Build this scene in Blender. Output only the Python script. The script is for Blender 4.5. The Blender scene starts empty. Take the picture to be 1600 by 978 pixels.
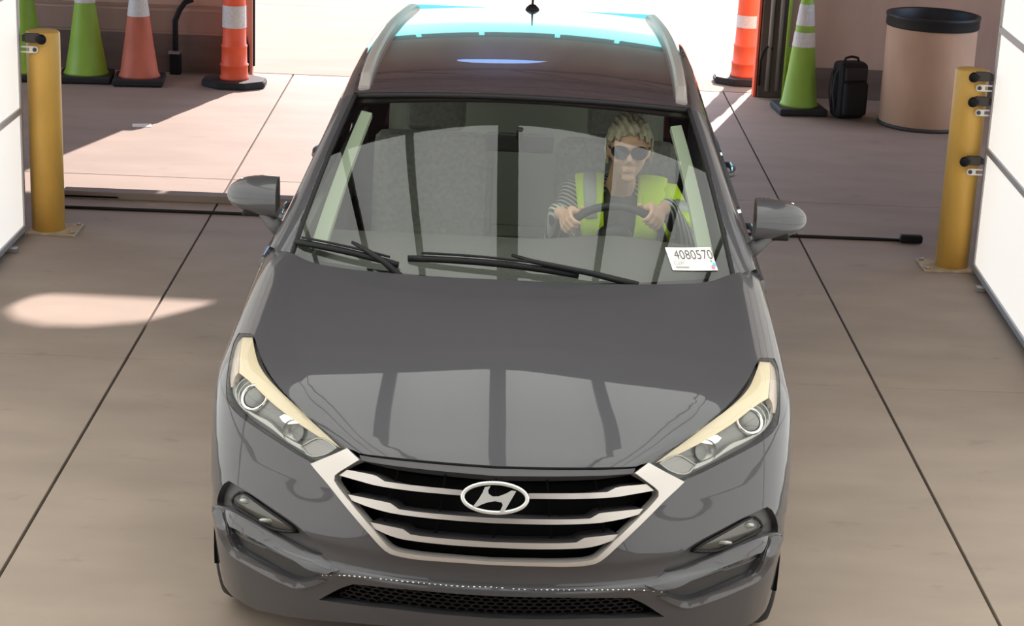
import bpy, bmesh, math, random
import numpy as np
from mathutils import Vector, Matrix
from mathutils.geometry import delaunay_2d_cdt
random.seed(7)
S = bpy.context.scene
COL = S.collection
# ------------------------------------------------------------------ camera
CAM_F, CAM_P, CAM_R, CAM_Y, CAM_H = 3115.0, math.radians(17.25), math.radians(2.43), math.radians(0.59), 2.977
cam = bpy.data.cameras.new('camera')
cam.sensor_fit = 'HORIZONTAL'; cam.sensor_width = 36.0; cam.lens = CAM_F/1600*36
cam.clip_start = 0.05; cam.clip_end = 300
cam_o = bpy.data.objects.new('camera', cam); COL.objects.link(cam_o)
_f = Vector((math.sin(CAM_Y)*math.cos(CAM_P), math.cos(CAM_Y)*math.cos(CAM_P), -math.sin(CAM_P)))
_r = Vector((math.cos(CAM_Y), -math.sin(CAM_Y), 0)); _d = _f.cross(_r)
_c, _s = math.cos(CAM_R), math.sin(CAM_R)
_x = _r*_c-_d*_s; _y = -(_r*_s+_d*_c); _z = -_f
cam_o.matrix_world = Matrix(((_x.x, _y.x, _z.x, 0), (_x.y, _y.y, _z.y, 0), (_x.z, _y.z, _z.z, CAM_H), (0, 0, 0, 1)))
S.camera = cam_o
# ------------------------------------------------------------------ colour management
S.view_settings.view_transform = 'Standard'; S.view_settings.look = 'None'
S.view_settings.gamma = 1.0; S.view_settings.use_curve_mapping = False
S.view_settings.exposure = 0.0
# ------------------------------------------------------------------ sky
SKY_STRENGTH = 1.0
w = bpy.data.worlds.new('sky'); S.world = w; w.use_nodes = True
nt = w.node_tree; nt.nodes.clear()
tc = nt.nodes.new('ShaderNodeTexCoord'); sx = nt.nodes.new('ShaderNodeSeparateXYZ')
rp = nt.nodes.new('ShaderNodeValToRGB'); bg = nt.nodes.new('ShaderNodeBackground'); ow = nt.nodes.new('ShaderNodeOutputWorld')
nt.links.new(tc.outputs['Generated'], sx.inputs[0]); nt.links.new(sx.outputs['Z'], rp.inputs[0])
nt.links.new(rp.outputs[0], bg.inputs[0]); nt.links.new(bg.outputs[0], ow.inputs[0])
el = rp.color_ramp.elements
el[0].position = 0.0; el[0].color = (.50, .50, .48, 1)
el[1].position = 1.0; el[1].color = (.47, .42, .48, 1)
for p, c in ((.05, (.42, .50, .50, 1)), (.085, (.20, .44, .45, 1)), (.13, (.07, .36, .37, 1)), (.20, (.09, .25, .45, 1)), (.28, (.14, .25, .52, 1)), (.42, (.44, .40, .45, 1))):
    e = el.new(p); e.color = c
bg.inputs[1].default_value = SKY_STRENGTH*6.0
# ------------------------------------------------------------------ sun
SUN_K, SUN_T, SUN_STRENGTH = .29, .62, 11.0
sun = bpy.data.lights.new('sun', 'SUN'); sun.energy = SUN_STRENGTH; sun.angle = math.radians(.55); sun.color = (1, .85, .80)
sun_o = bpy.data.objects.new('sun', sun); COL.objects.link(sun_o)
sun_o.rotation_euler = Vector((-SUN_K, -1, -SUN_T)).to_track_quat('-Z', 'Y').to_euler()
sun_o.location = (6, 24, 12)
CEIL_LIGHT = 2.25      # glow of the booth's ceiling diffusers
SIDE_LIGHT = .66; SIDE_LIGHT_R = .70; FRONT_LIGHT = 1.42      # glow of the booth's side diffusers
# ---- analytic car surfaces (car frame: x to the car's left, y backwards from the bumper, z up) ----
def pch(xs, ys):
    xs = np.array(xs, float); ys = np.array(ys, float)
    h = np.diff(xs); d = np.diff(ys)/h
    m = np.zeros(len(xs)); m[0] = d[0]; m[-1] = d[-1]
    for i in range(1, len(xs)-1):
        m[i] = 0 if d[i-1]*d[i] <= 0 else (h[i-1]+h[i])/(h[i-1]/d[i]+h[i]/d[i-1])
    def f(x):
        x = np.asarray(x, float)
        k = np.clip(np.searchsorted(xs, x)-1, 0, len(xs)-2)
        t = (np.clip(x, xs[0], xs[-1])-xs[k])/h[k]
        t2 = t*t; t3 = t2*t
        v = (2*t3-3*t2+1)*ys[k]+(t3-2*t2+t)*h[k]*m[k]+(3*t2-2*t3)*ys[k+1]+(t3-t2)*h[k]*m[k+1]
        return v+np.where(x < xs[0], (x-xs[0])*m[0], 0)+np.where(x > xs[-1], (x-xs[-1])*m[-1], 0)
    return f
def smax(a, b, k):
    h = np.maximum(k-abs(a-b), 0)/k
    return np.maximum(a, b)+h*h*k/4
g_mid = pch([-.3, .06, .115, .2, .35, .6, .9, 1.17, 1.6], [.61, .78, .811, .850, .909, .976, 1.033, 1.070, 1.12])
g_fall = pch([0, .15, .4, .8, 1.2], [-.002, .0, .002, .002, -.012])
g_cx = pch([0, .3, .7, 1.2], [.50, .56, .66, .72])
p_prof = pch([.1, .2, .30, .42, .452, .475, .51, .55, .62, .72, .80, .84, .90, 1.0],
             [.12, .065, .035, .010, -.008, .012, .014, .004, .010, .030, .050, .066, .13, .30])
w_z = pch([.15, .3, .5, .7, .85, .95, 1.05, 1.15], [.885, .905, .920, .928, .922, .908, .885, .85])
def G(x, y):
    a = abs(x); f = np.maximum(a-g_cx(y), 0)
    return g_mid(y)+.013*np.exp(-(a/.32)**2)-g_fall(y)*(a/.8)**2-.21*(np.sqrt(f*f+.0009)-.03)*1.0
def F(x, z):
    a = abs(x)
    lz = np.maximum(z-.47, 0); q = np.clip((a-.28)/.32, 0, 1); q = q*q*(3-2*q)
    return .40*a**2+.165*a**4+.24*q*lz*lz/(lz+.08)+p_prof(z)*(1-.35*np.clip((a-.25)/.35, 0, 1)*np.clip((z-.60)/.1, 0, 1))
def W(y, z):
    w = w_z(z)
    return w-.10*np.maximum(.55-y, 0)**2-.17*np.maximum(y-3.7, 0)**2
def nose_f(x, y, z):
    a = smax(z-G(x, y), F(x, z)-y, .05)
    return smax(a, abs(x)-W(y, z), .12)
NC = np.array([0., 1.46, .45])
def nose(az, el):
    az = np.asarray(az, float); el = np.asarray(el, float)
    d = np.stack([np.sin(az)*np.cos(el), -np.cos(az)*np.cos(el), np.sin(el)], -1)
    lo = np.full(az.shape, .2); hi = np.full(az.shape, 2.6)
    for _ in range(44):
        m = (lo+hi)/2; P = NC+d*m[..., None]
        s = nose_f(P[..., 0], P[..., 1], P[..., 2]) < 0
        lo = np.where(s, m, lo); hi = np.where(s, hi, m)
    return NC+d*lo[..., None]
def nose_uv(P):
    q = np.asarray(P, float)-NC
    return np.stack([np.arctan2(q[..., 0], -q[..., 1]), np.arctan2(q[..., 2], np.hypot(q[..., 0], q[..., 1]))], -1)
def ws_line(x, top):
    a = x/.773 if not top else x/.634
    if top: return np.stack([x, 2.010+.012*a*a+.0*x, 1.542-.024*a*a], -1)
    return np.stack([x, 1.165+.165*abs(a)**2.2, 1.062+.040*a*a], -1)
def windshield(u, v):
    u = np.asarray(u, float); v = np.asarray(v, float)
    A = ws_line(.773*u, 0); B = ws_line(.634*u, 1)
    P = A*(1-v)[..., None]+B*v[..., None]
    b = .030*4*v*(1-v)
    return P+np.stack([0*b, -.5*b, .85*b], -1)
r_mid = pch([1.9, 2.02, 2.2, 2.5, 2.9, 3.3, 3.8, 4.2, 4.40], [1.515, 1.545, 1.573, 1.597, 1.607, 1.600, 1.575, 1.540, 1.510])
def roof(x, y):
    return np.stack([x+0*y, y+0*x, r_mid(y)-.030*(x/.6)**2], -1)
gh_x = pch([1.0, 1.06, 1.2, 1.35, 1.48, 1.56], [.872, .862, .80, .725, .655, .60])
def cabin(y, z):
    return np.stack([gh_x(z)-.05*np.maximum(y-2.4, 0)/1.8-.02*np.maximum(1.9-y, 0), y+0*z, z+0*y], -1)
def bodyside(y, z):
    return np.stack([W(y, z), y+0*z, z+0*y], -1)
def tail(x, z):
    return np.stack([x+0*z, tail_y(z)-.30*abs(x)**2.6, z+0*x], -1)
tail_y = pch([.25, .5, .7, .95, 1.10, 1.30, 1.52], [4.36, 4.46, 4.46, 4.44, 4.42, 4.33, 4.20])
D = {
 'headlight': [(0.8503, 0.4512), (0.8152, 0.4417), (0.7841, 0.4311), (0.7559, 0.4202), (0.729, 0.4102), (0.703, 0.401), (0.6782, 0.3922), (0.6551, 0.3834), (0.6333, 0.3749), (0.6125, 0.3669), (0.5925, 0.3594), (0.5732, 0.3523), (0.5545, 0.3455), (0.5364, 0.3389), (0.5189, 0.3324), (0.5018, 0.3261), (0.4852, 0.3198), (0.4692, 0.3137), (0.4535, 0.3077), (0.4379, 0.302), (0.4226, 0.2965), (0.4075, 0.2912), (0.3926, 0.2858), (0.378, 0.2806), (0.3637, 0.2755), (0.3496, 0.2704), (0.3357, 0.2653), (0.3488, 0.2579), (0.3627, 0.2501), (0.377, 0.2421), (0.3915, 0.234), (0.4059, 0.2258), (0.4204, 0.2175), (0.4351, 0.2205), (0.4499, 0.2235), (0.4647, 0.2266), (0.4797, 0.23), (0.4948, 0.2336), (0.5102, 0.2373), (0.5259, 0.2409), (0.5421, 0.2442), (0.5586, 0.2475), (0.5756, 0.2507), (0.5929, 0.2539), (0.6106, 0.2572), (0.6287, 0.2603), (0.6472, 0.2636), (0.6658, 0.2675), (0.6848, 0.272), (0.7043, 0.2772), (0.7229, 0.2841), (0.739, 0.2931), (0.7489, 0.3043), (0.7598, 0.3154), (0.7706, 0.3269), (0.7822, 0.3384), (0.7945, 0.3501), (0.8083, 0.3619), (0.8249, 0.3735), (0.8463, 0.3849), (0.8716, 0.3963), (0.8965, 0.4081), (0.9144, 0.4208), (0.9269, 0.4342)],
 'hl_band': [(0.9121, 0.4333), (0.8801, 0.4413), (0.8565, 0.4483), (0.8221, 0.4372), (0.7909, 0.4263), (0.7624, 0.4155), (0.736, 0.4048), (0.7108, 0.3948), (0.6868, 0.3858), (0.664, 0.3778), (0.6421, 0.3705), (0.6209, 0.3638), (0.6004, 0.3576), (0.5807, 0.3515), (0.5616, 0.3455), (0.5431, 0.3396), (0.5252, 0.3338), (0.5078, 0.3278), (0.491, 0.3217), (0.4749, 0.3153), (0.4593, 0.3089), (0.444, 0.3025), (0.4291, 0.2962), (0.4145, 0.2898), (0.4004, 0.2834), (0.3866, 0.277), (0.3731, 0.2706), (0.3599, 0.2642), (0.375, 0.2665), (0.3902, 0.2689), (0.4055, 0.2722), (0.4207, 0.2757), (0.4359, 0.2796), (0.4512, 0.2837), (0.4663, 0.2882), (0.4816, 0.2929), (0.4976, 0.2977), (0.5139, 0.3025), (0.5308, 0.3073), (0.5482, 0.3119), (0.5661, 0.3165), (0.5845, 0.3213), (0.6032, 0.3265), (0.6224, 0.3319), (0.642, 0.3375), (0.6623, 0.3431), (0.6832, 0.3485), (0.705, 0.3532), (0.7286, 0.3566), (0.7544, 0.3589), (0.7709, 0.3715), (0.7905, 0.3839), (0.8149, 0.3963), (0.844, 0.4086), (0.876, 0.421), (0.9121, 0.4333)],
 'hl_block': [(0.4631, 0.246), (0.4511, 0.2545), (0.4394, 0.2633), (0.4265, 0.271), (0.4114, 0.2743), (0.3962, 0.2714), (0.3819, 0.2665), (0.3677, 0.2618), (0.3777, 0.2532), (0.3887, 0.2448), (0.4016, 0.2383), (0.4153, 0.233), (0.4298, 0.2299), (0.4442, 0.2319), (0.4536, 0.2389), (0.4631, 0.246)],
 'hl_low': [(0.7351, 0.3033), (0.7172, 0.2952), (0.6994, 0.2878), (0.6796, 0.2831), (0.66, 0.2797), (0.6409, 0.2765), (0.6223, 0.2733), (0.6041, 0.2703), (0.5863, 0.2673), (0.5691, 0.2639), (0.5527, 0.2598), (0.5371, 0.255), (0.5218, 0.2501), (0.5064, 0.2459), (0.491, 0.2424), (0.4756, 0.2393), (0.4606, 0.2361), (0.4643, 0.2464), (0.4796, 0.2489), (0.4953, 0.2508), (0.5109, 0.2539), (0.5264, 0.2578), (0.5417, 0.2627), (0.5561, 0.2689), (0.5711, 0.2748), (0.588, 0.2785), (0.6064, 0.2799), (0.6253, 0.2809), (0.6442, 0.2831), (0.6631, 0.2865), (0.6814, 0.2916), (0.6985, 0.2988), (0.7149, 0.3074), (0.7309, 0.3169), (0.7457, 0.3274), (0.7602, 0.3384), (0.7765, 0.3494), (0.7707, 0.3367), (0.7635, 0.3243), (0.7496, 0.3136), (0.7351, 0.3033)],
 'hl_tri': [(0.5523, 0.2977), (0.5415, 0.3072), (0.5238, 0.3072), (0.5061, 0.302), (0.489, 0.2966), (0.5044, 0.2905), (0.5213, 0.285), (0.5385, 0.2878), (0.5523, 0.2977)],
 'hl_proj': [(0.6605, 0.3237)],
 'hl_refl': [(0.503, 0.2726)],
 'hl_outer': [(0.9112, 0.4103), (0.9085, 0.4209), (0.9086, 0.4314), (0.874, 0.4194), (0.8431, 0.4074), (0.8152, 0.3954), (0.7924, 0.3833), (0.7742, 0.371), (0.759, 0.3587), (0.7619, 0.3463), (0.757, 0.3339), (0.7475, 0.3219), (0.7558, 0.3193), (0.7714, 0.3298), (0.7869, 0.3408), (0.803, 0.3521), (0.8193, 0.3637), (0.8372, 0.3754), (0.8608, 0.3868), (0.8862, 0.3983), (0.9112, 0.4103)],
 'blade': [(0.6713, 0.046), (0.6474, 0.0501), (0.6264, 0.0519), (0.608, 0.0514), (0.5907, 0.0501), (0.5739, 0.0486), (0.5577, 0.0469), (0.5419, 0.0448), (0.5264, 0.0426), (0.5111, 0.0404), (0.4959, 0.0384), (0.4809, 0.0367), (0.4662, 0.0348), (0.4519, 0.0326), (0.4379, 0.0303), (0.4241, 0.0281), (0.4102, 0.0262), (0.3963, 0.0252), (0.3823, 0.025), (0.3683, 0.0254), (0.3558, 0.0221), (0.3438, 0.0179), (0.3323, 0.0128), (0.3213, 0.0077), (0.3328, 0.0036), (0.3461, -0.0002), (0.3594, -0.001), (0.3727, -0.0005), (0.3861, 0.0002), (0.3996, 0.0012), (0.4133, 0.0026), (0.4273, 0.0039), (0.4417, 0.005), (0.4564, 0.0059), (0.4714, 0.0069), (0.4867, 0.0078), (0.5024, 0.0087), (0.5183, 0.0097), (0.5347, 0.0106), (0.5513, 0.0116), (0.5683, 0.0125), (0.5857, 0.0135), (0.6034, 0.0146), (0.6211, 0.0165), (0.636, 0.0217), (0.6482, 0.0294), (0.6595, 0.0379)],
 'low_lip': [(0.6821, 0.0381), (0.6759, 0.0265), (0.6688, 0.0156), (0.6556, 0.0083), (0.6442, 0.0001), (0.6437, -0.0148), (0.6394, -0.0275), (0.6297, -0.0366), (0.6145, -0.0407), (0.5966, -0.0413), (0.5794, -0.0421), (0.5628, -0.0433), (0.5468, -0.0449), (0.5311, -0.0465), (0.5156, -0.048), (0.5003, -0.0494), (0.4853, -0.0508), (0.4704, -0.0521), (0.4556, -0.0531), (0.4404, -0.0525), (0.4248, -0.0499), (0.4091, -0.0445), (0.3937, -0.0365), (0.3785, -0.0276), (0.3667, -0.026), (0.355, -0.0246), (0.3697, -0.0343), (0.3842, -0.0438), (0.399, -0.0528), (0.4141, -0.0613), (0.4296, -0.0669), (0.445, -0.0685), (0.4601, -0.0684), (0.4752, -0.0679), (0.4905, -0.0671), (0.506, -0.0663), (0.5217, -0.0653), (0.5376, -0.0642), (0.5537, -0.0628), (0.5701, -0.0615), (0.5868, -0.0603), (0.6042, -0.0594), (0.6222, -0.0589), (0.64, -0.0571), (0.6548, -0.0518), (0.6657, -0.0432), (0.6743, -0.0329), (0.6816, -0.0218), (0.6811, -0.006), (0.6886, 0.0049), (0.7035, 0.0116), (0.7144, 0.0208), (0.7193, 0.0331)],
 'blade_top': [(0.6788, 0.0445), (0.6523, 0.0521), (0.6296, 0.0558), (0.611, 0.0556), (0.5939, 0.054), (0.5775, 0.0519), (0.5618, 0.0494), (0.5466, 0.0465), (0.5314, 0.0437), (0.5162, 0.0414), (0.501, 0.0396), (0.4859, 0.038), (0.4713, 0.0361), (0.4571, 0.0336), (0.4434, 0.0307), (0.4298, 0.028), (0.4161, 0.0261), (0.402, 0.0254), (0.3879, 0.0256), (0.3741, 0.0257), (0.3603, 0.022), (0.347, 0.0176), (0.3339, 0.0126), (0.3201, 0.0086)],
 'slot_low': [(0.6892, 0.0387), (0.6835, 0.0269), (0.6766, 0.0158), (0.6631, 0.0086), (0.6518, 0.0003), (0.6536, -0.0159), (0.6506, -0.0295), (0.6416, -0.0392), (0.626, -0.0434), (0.6073, -0.0436), (0.5899, -0.0448), (0.5731, -0.0462), (0.5567, -0.0476), (0.5405, -0.049), (0.5244, -0.0501), (0.5085, -0.051), (0.4929, -0.0518), (0.4775, -0.0525), (0.4621, -0.0527), (0.4462, -0.0511), (0.4302, -0.048), (0.4142, -0.0431), (0.3985, -0.0351), (0.3829, -0.0257), (0.3714, -0.0243), (0.3601, -0.023)],
 'hood': [(0, 0.2627), (0.012, 0.2629), (0.024, 0.2631), (0.036, 0.2632), (0.0479, 0.2633), (0.0599, 0.2633), (0.072, 0.2633), (0.084, 0.2633), (0.096, 0.2633), (0.108, 0.2632), (0.12, 0.2632), (0.132, 0.2632), (0.1441, 0.2631), (0.1561, 0.263), (0.1681, 0.2629), (0.1802, 0.2628), (0.1922, 0.2627), (0.2042, 0.2626), (0.2162, 0.2624), (0.2283, 0.2622), (0.2405, 0.2619), (0.2527, 0.2616), (0.2652, 0.2612), (0.2778, 0.2608), (0.2906, 0.2605), (0.3038, 0.2604), (0.3159, 0.2634), (0.3357, 0.2653), (0.3496, 0.2704), (0.3637, 0.2755), (0.378, 0.2806), (0.3926, 0.2858), (0.4075, 0.2912), (0.4226, 0.2965), (0.4379, 0.302), (0.4535, 0.3077), (0.4692, 0.3137), (0.4852, 0.3198), (0.5018, 0.3261), (0.5189, 0.3324), (0.5364, 0.3389), (0.5545, 0.3455), (0.5732, 0.3523), (0.5925, 0.3594), (0.6125, 0.3669), (0.6333, 0.3749), (0.6551, 0.3834), (0.6782, 0.3922), (0.703, 0.401), (0.729, 0.4102), (0.7559, 0.4202), (0.7841, 0.4311), (0.8152, 0.4417), (0.8503, 0.4512), (0.8423, 0.4492), (0.877, 0.4508), (0.914, 0.4632), (0.949, 0.477), (0.985, 0.491), (1.0225, 0.5052), (1.062, 0.5193), (1.1039, 0.5332), (1.1483, 0.5469), (1.1951, 0.5601), (1.2433, 0.5729), (1.2789, 0.5873), (1.313, 0.6021), (1.3466, 0.6169), (1.3806, 0.6318), (1.4133, 0.6468), (1.4482, 0.6613), (1.4023, 0.6755), (1.3655, 0.6874), (1.3317, 0.6971), (1.2981, 0.7045), (1.2673, 0.7114), (1.2402, 0.7195), (1.2179, 0.7291), (1.1985, 0.7398), (1.1801, 0.7511), (1.1621, 0.7631), (1.144, 0.7754), (1.1255, 0.7881), (1.1065, 0.8012), (1.087, 0.8147), (1.0668, 0.8285), (1.0457, 0.8426), (1.0234, 0.8569), (0.9999, 0.8714), (0.9749, 0.886), (0.9482, 0.9007), (0.9199, 0.9154), (0.8899, 0.93), (0.858, 0.9446), (0.8243, 0.9591), (0.7886, 0.9734), (0.7508, 0.9874), (0.7108, 1.001), (0.6686, 1.0142), (0.6241, 1.0268), (0.5773, 1.0387), (0.5282, 1.0499), (0.4768, 1.0603), (0.4233, 1.0697), (0.3678, 1.0782), (0.3105, 1.0855), (0.2514, 1.0917), (0.1909, 1.0966), (0.1293, 1.1002), (0.067, 1.1025), (0, 1.1033)],
 'grille_frame': [(0, 0.0662), (0.0115, 0.0664), (0.0229, 0.0666), (0.0344, 0.0666), (0.0459, 0.0666), (0.0574, 0.0666), (0.0689, 0.0664), (0.0804, 0.0662), (0.092, 0.066), (0.1036, 0.0657), (0.1152, 0.0654), (0.1269, 0.065), (0.1386, 0.0646), (0.1504, 0.0644), (0.1621, 0.0644), (0.1739, 0.0647), (0.1857, 0.0653), (0.1974, 0.0664), (0.209, 0.0682), (0.2196, 0.0728), (0.2291, 0.0794), (0.2382, 0.0866), (0.247, 0.0941), (0.2559, 0.1015), (0.265, 0.1089), (0.2743, 0.1161), (0.2837, 0.1233), (0.2932, 0.1305), (0.3029, 0.1376), (0.3127, 0.1448), (0.3226, 0.152), (0.3326, 0.1592), (0.3427, 0.1665), (0.3529, 0.1739), (0.3635, 0.1811), (0.3745, 0.188), (0.3858, 0.1947), (0.3974, 0.2014), (0.4089, 0.2083), (0.4203, 0.2156), (0.4074, 0.2229), (0.3945, 0.2302), (0.3816, 0.2373), (0.3687, 0.2444), (0.356, 0.2514), (0.3438, 0.2581), (0.3322, 0.2645), (0.3201, 0.2587), (0.3083, 0.2529), (0.2967, 0.2471), (0.3073, 0.2394), (0.3185, 0.2314), (0.33, 0.223), (0.3415, 0.2144), (0.3517, 0.2048), (0.3514, 0.1941), (0.3422, 0.1855), (0.3322, 0.1778), (0.3222, 0.1702), (0.3123, 0.1627), (0.3024, 0.1554), (0.2925, 0.1481), (0.2828, 0.1408), (0.2732, 0.1335), (0.2639, 0.126), (0.2548, 0.1184), (0.2459, 0.1107), (0.2372, 0.1029), (0.2284, 0.0951), (0.2196, 0.0875), (0.2104, 0.0803), (0.1995, 0.0761), (0.1877, 0.0743), (0.1758, 0.0736), (0.1638, 0.0733), (0.152, 0.073), (0.1401, 0.073), (0.1283, 0.0731), (0.1165, 0.0733), (0.1047, 0.0735), (0.093, 0.0737), (0.0813, 0.0738), (0.0696, 0.0738), (0.058, 0.0738), (0.0464, 0.0737), (0.0348, 0.0736), (0.0232, 0.0734), (0.0116, 0.0731), (0, 0.0728)],
 'bumper': [(0, 0.0662), (0.0115, 0.0664), (0.0229, 0.0666), (0.0344, 0.0666), (0.0459, 0.0666), (0.0574, 0.0666), (0.0689, 0.0664), (0.0804, 0.0662), (0.092, 0.066), (0.1036, 0.0657), (0.1152, 0.0654), (0.1269, 0.065), (0.1386, 0.0646), (0.1504, 0.0644), (0.1621, 0.0644), (0.1739, 0.0647), (0.1857, 0.0653), (0.1974, 0.0664), (0.209, 0.0682), (0.2196, 0.0728), (0.2291, 0.0794), (0.2382, 0.0866), (0.247, 0.0941), (0.2559, 0.1015), (0.265, 0.1089), (0.2743, 0.1161), (0.2837, 0.1233), (0.2932, 0.1305), (0.3029, 0.1376), (0.3127, 0.1448), (0.3226, 0.152), (0.3326, 0.1592), (0.3427, 0.1665), (0.3529, 0.1739), (0.3635, 0.1811), (0.3745, 0.188), (0.3858, 0.1947), (0.3974, 0.2014), (0.4089, 0.2083), (0.4203, 0.2156), (0.4204, 0.2175), (0.4351, 0.2205), (0.4499, 0.2235), (0.4647, 0.2266), (0.4797, 0.23), (0.4948, 0.2336), (0.5102, 0.2373), (0.5259, 0.2409), (0.5421, 0.2442), (0.5586, 0.2475), (0.5756, 0.2507), (0.5929, 0.2539), (0.6106, 0.2572), (0.6287, 0.2603), (0.6472, 0.2636), (0.6658, 0.2675), (0.6848, 0.272), (0.7043, 0.2772), (0.7229, 0.2841), (0.739, 0.2931), (0.7882, 0.2085), (0.8428, 0.1371), (0.8306, 0.1132), (0.8136, 0.0828), (0.7994, 0.0508), (0.7883, 0.0175), (0.7799, -0.0166), (0.7741, -0.0515), (0.771, -0.0868), (0.7706, -0.1222), (0.7725, -0.1577), (0.7448, -0.1892), (0.6865, -0.1901), (0.6389, -0.1849), (0.5818, -0.1836), (0.4153, -0.1445), (0.3027, -0.1201), (0.1984, -0.1052), (0.0986, -0.0995), (0, -0.0983)],
 'fender': [(0.8503, 0.4512), (0.9269, 0.4342), (0.9144, 0.4208), (0.8965, 0.4081), (0.8716, 0.3963), (0.8463, 0.3849), (0.8249, 0.3735), (0.8083, 0.3619), (0.7945, 0.3501), (0.7822, 0.3384), (0.7706, 0.3269), (0.7598, 0.3154), (0.7489, 0.3043), (0.739, 0.2931), (0.7882, 0.2085), (0.8428, 0.1371), (0.8508, 0.1423), (0.8724, 0.1675), (0.8965, 0.1904), (0.923, 0.2105), (0.952, 0.2275), (0.9833, 0.241), (1.0167, 0.2506), (1.0519, 0.2559), (1.0883, 0.2564), (1.1254, 0.2521), (1.1626, 0.2425), (1.1991, 0.2277), (1.2342, 0.2077), (1.2672, 0.1825), (1.2974, 0.1524), (1.3242, 0.1178), (1.3471, 0.0791), (1.3656, 0.037), (1.3794, -0.0077), (1.388, -0.0543), (1.3913, -0.1017), (1.3891, -0.1493), (1.5042, -0.1863), (1.506, 0.0539), (1.506, 0.313), (1.5046, 0.5038), (1.5027, 0.5895), (1.4995, 0.6573), (1.4482, 0.6613), (1.4133, 0.6468), (1.3806, 0.6318), (1.3466, 0.6169), (1.313, 0.6021), (1.2789, 0.5873), (1.2433, 0.5729), (1.1951, 0.5601), (1.1483, 0.5469), (1.1039, 0.5332), (1.062, 0.5193), (1.0225, 0.5052), (0.985, 0.491), (0.949, 0.477), (0.914, 0.4632), (0.877, 0.4508)],
 'grille_trim': [(0, 0.26), (0.012, 0.2602), (0.024, 0.2604), (0.036, 0.2605), (0.0479, 0.2606), (0.0599, 0.2606), (0.072, 0.2606), (0.084, 0.2606), (0.096, 0.2605), (0.108, 0.2605), (0.12, 0.2605), (0.132, 0.2604), (0.1441, 0.2604), (0.1561, 0.2603), (0.1681, 0.2602), (0.1802, 0.2601), (0.1922, 0.26), (0.2042, 0.2598), (0.2162, 0.2597), (0.2283, 0.2594), (0.2405, 0.2592), (0.2527, 0.2589), (0.2652, 0.2585), (0.2778, 0.2581), (0.2906, 0.2578), (0.3038, 0.2577), (0.2967, 0.2468), (0.2836, 0.2473), (0.2709, 0.2475), (0.2583, 0.2477), (0.246, 0.2478), (0.2339, 0.2479), (0.2219, 0.2479), (0.2101, 0.248), (0.1983, 0.248), (0.1866, 0.2479), (0.1748, 0.2479), (0.1631, 0.2479), (0.1514, 0.2479), (0.1396, 0.2478), (0.1279, 0.2477), (0.1163, 0.2477), (0.1046, 0.2476), (0.0929, 0.2475), (0.0813, 0.2474), (0.0696, 0.2473), (0.058, 0.2471), (0.0464, 0.2469), (0.0348, 0.2467), (0.0232, 0.2464), (0.0116, 0.2461), (0, 0.2458)],
 'grille_hole': [(0, 0.26), (0.012, 0.2602), (0.024, 0.2604), (0.036, 0.2605), (0.0479, 0.2606), (0.0599, 0.2606), (0.072, 0.2606), (0.084, 0.2606), (0.096, 0.2605), (0.108, 0.2605), (0.12, 0.2605), (0.132, 0.2604), (0.1441, 0.2604), (0.1561, 0.2603), (0.1681, 0.2602), (0.1802, 0.2601), (0.1922, 0.26), (0.2042, 0.2598), (0.2162, 0.2597), (0.2283, 0.2594), (0.2405, 0.2592), (0.2527, 0.2589), (0.2652, 0.2585), (0.2778, 0.2581), (0.2906, 0.2578), (0.3038, 0.2577), (0.2967, 0.2471), (0.3073, 0.2394), (0.3185, 0.2314), (0.33, 0.223), (0.3415, 0.2144), (0.3517, 0.2048), (0.3514, 0.1941), (0.3422, 0.1855), (0.3322, 0.1778), (0.3222, 0.1702), (0.3123, 0.1627), (0.3024, 0.1554), (0.2925, 0.1481), (0.2828, 0.1408), (0.2732, 0.1335), (0.2639, 0.126), (0.2548, 0.1184), (0.2459, 0.1107), (0.2372, 0.1029), (0.2284, 0.0951), (0.2196, 0.0875), (0.2104, 0.0803), (0.1995, 0.0761), (0.1877, 0.0743), (0.1758, 0.0736), (0.1638, 0.0733), (0.152, 0.073), (0.1401, 0.073), (0.1283, 0.0731), (0.1165, 0.0733), (0.1047, 0.0735), (0.093, 0.0737), (0.0813, 0.0738), (0.0696, 0.0738), (0.058, 0.0738), (0.0464, 0.0737), (0.0348, 0.0736), (0.0232, 0.0734), (0.0116, 0.0731), (0, 0.0728)],
 'bar1': [(0.0685, 0.2132), (0.078, 0.2134), (0.0875, 0.2135), (0.0971, 0.2136), (0.1066, 0.2137), (0.1162, 0.2137), (0.1258, 0.2137), (0.1354, 0.2137), (0.1451, 0.2137), (0.1547, 0.2136), (0.1644, 0.2136), (0.1741, 0.2135), (0.1838, 0.2135), (0.1935, 0.2136), (0.2032, 0.2137), (0.2131, 0.2138), (0.2231, 0.2137), (0.2332, 0.2136), (0.2426, 0.2174), (0.2521, 0.2211), (0.262, 0.2226), (0.2724, 0.2228), (0.2829, 0.2228), (0.2937, 0.2226), (0.3046, 0.2223), (0.3157, 0.222), (0.3269, 0.2216), (0.3357, 0.214), (0.3446, 0.2062), (0.333, 0.2058), (0.3215, 0.2054), (0.3102, 0.2049), (0.299, 0.2045), (0.2879, 0.204), (0.2771, 0.2033), (0.2664, 0.2026), (0.2558, 0.2021), (0.2453, 0.202), (0.2349, 0.202), (0.2247, 0.202), (0.2147, 0.2019), (0.2047, 0.2019), (0.1949, 0.2018), (0.1852, 0.2018), (0.1754, 0.2018), (0.1657, 0.2018), (0.156, 0.2019), (0.1463, 0.202), (0.1366, 0.2021), (0.127, 0.2023), (0.1174, 0.2024), (0.1078, 0.2024), (0.0982, 0.2025), (0.0887, 0.2025), (0.0792, 0.2025), (0.0696, 0.2024)],
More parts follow.
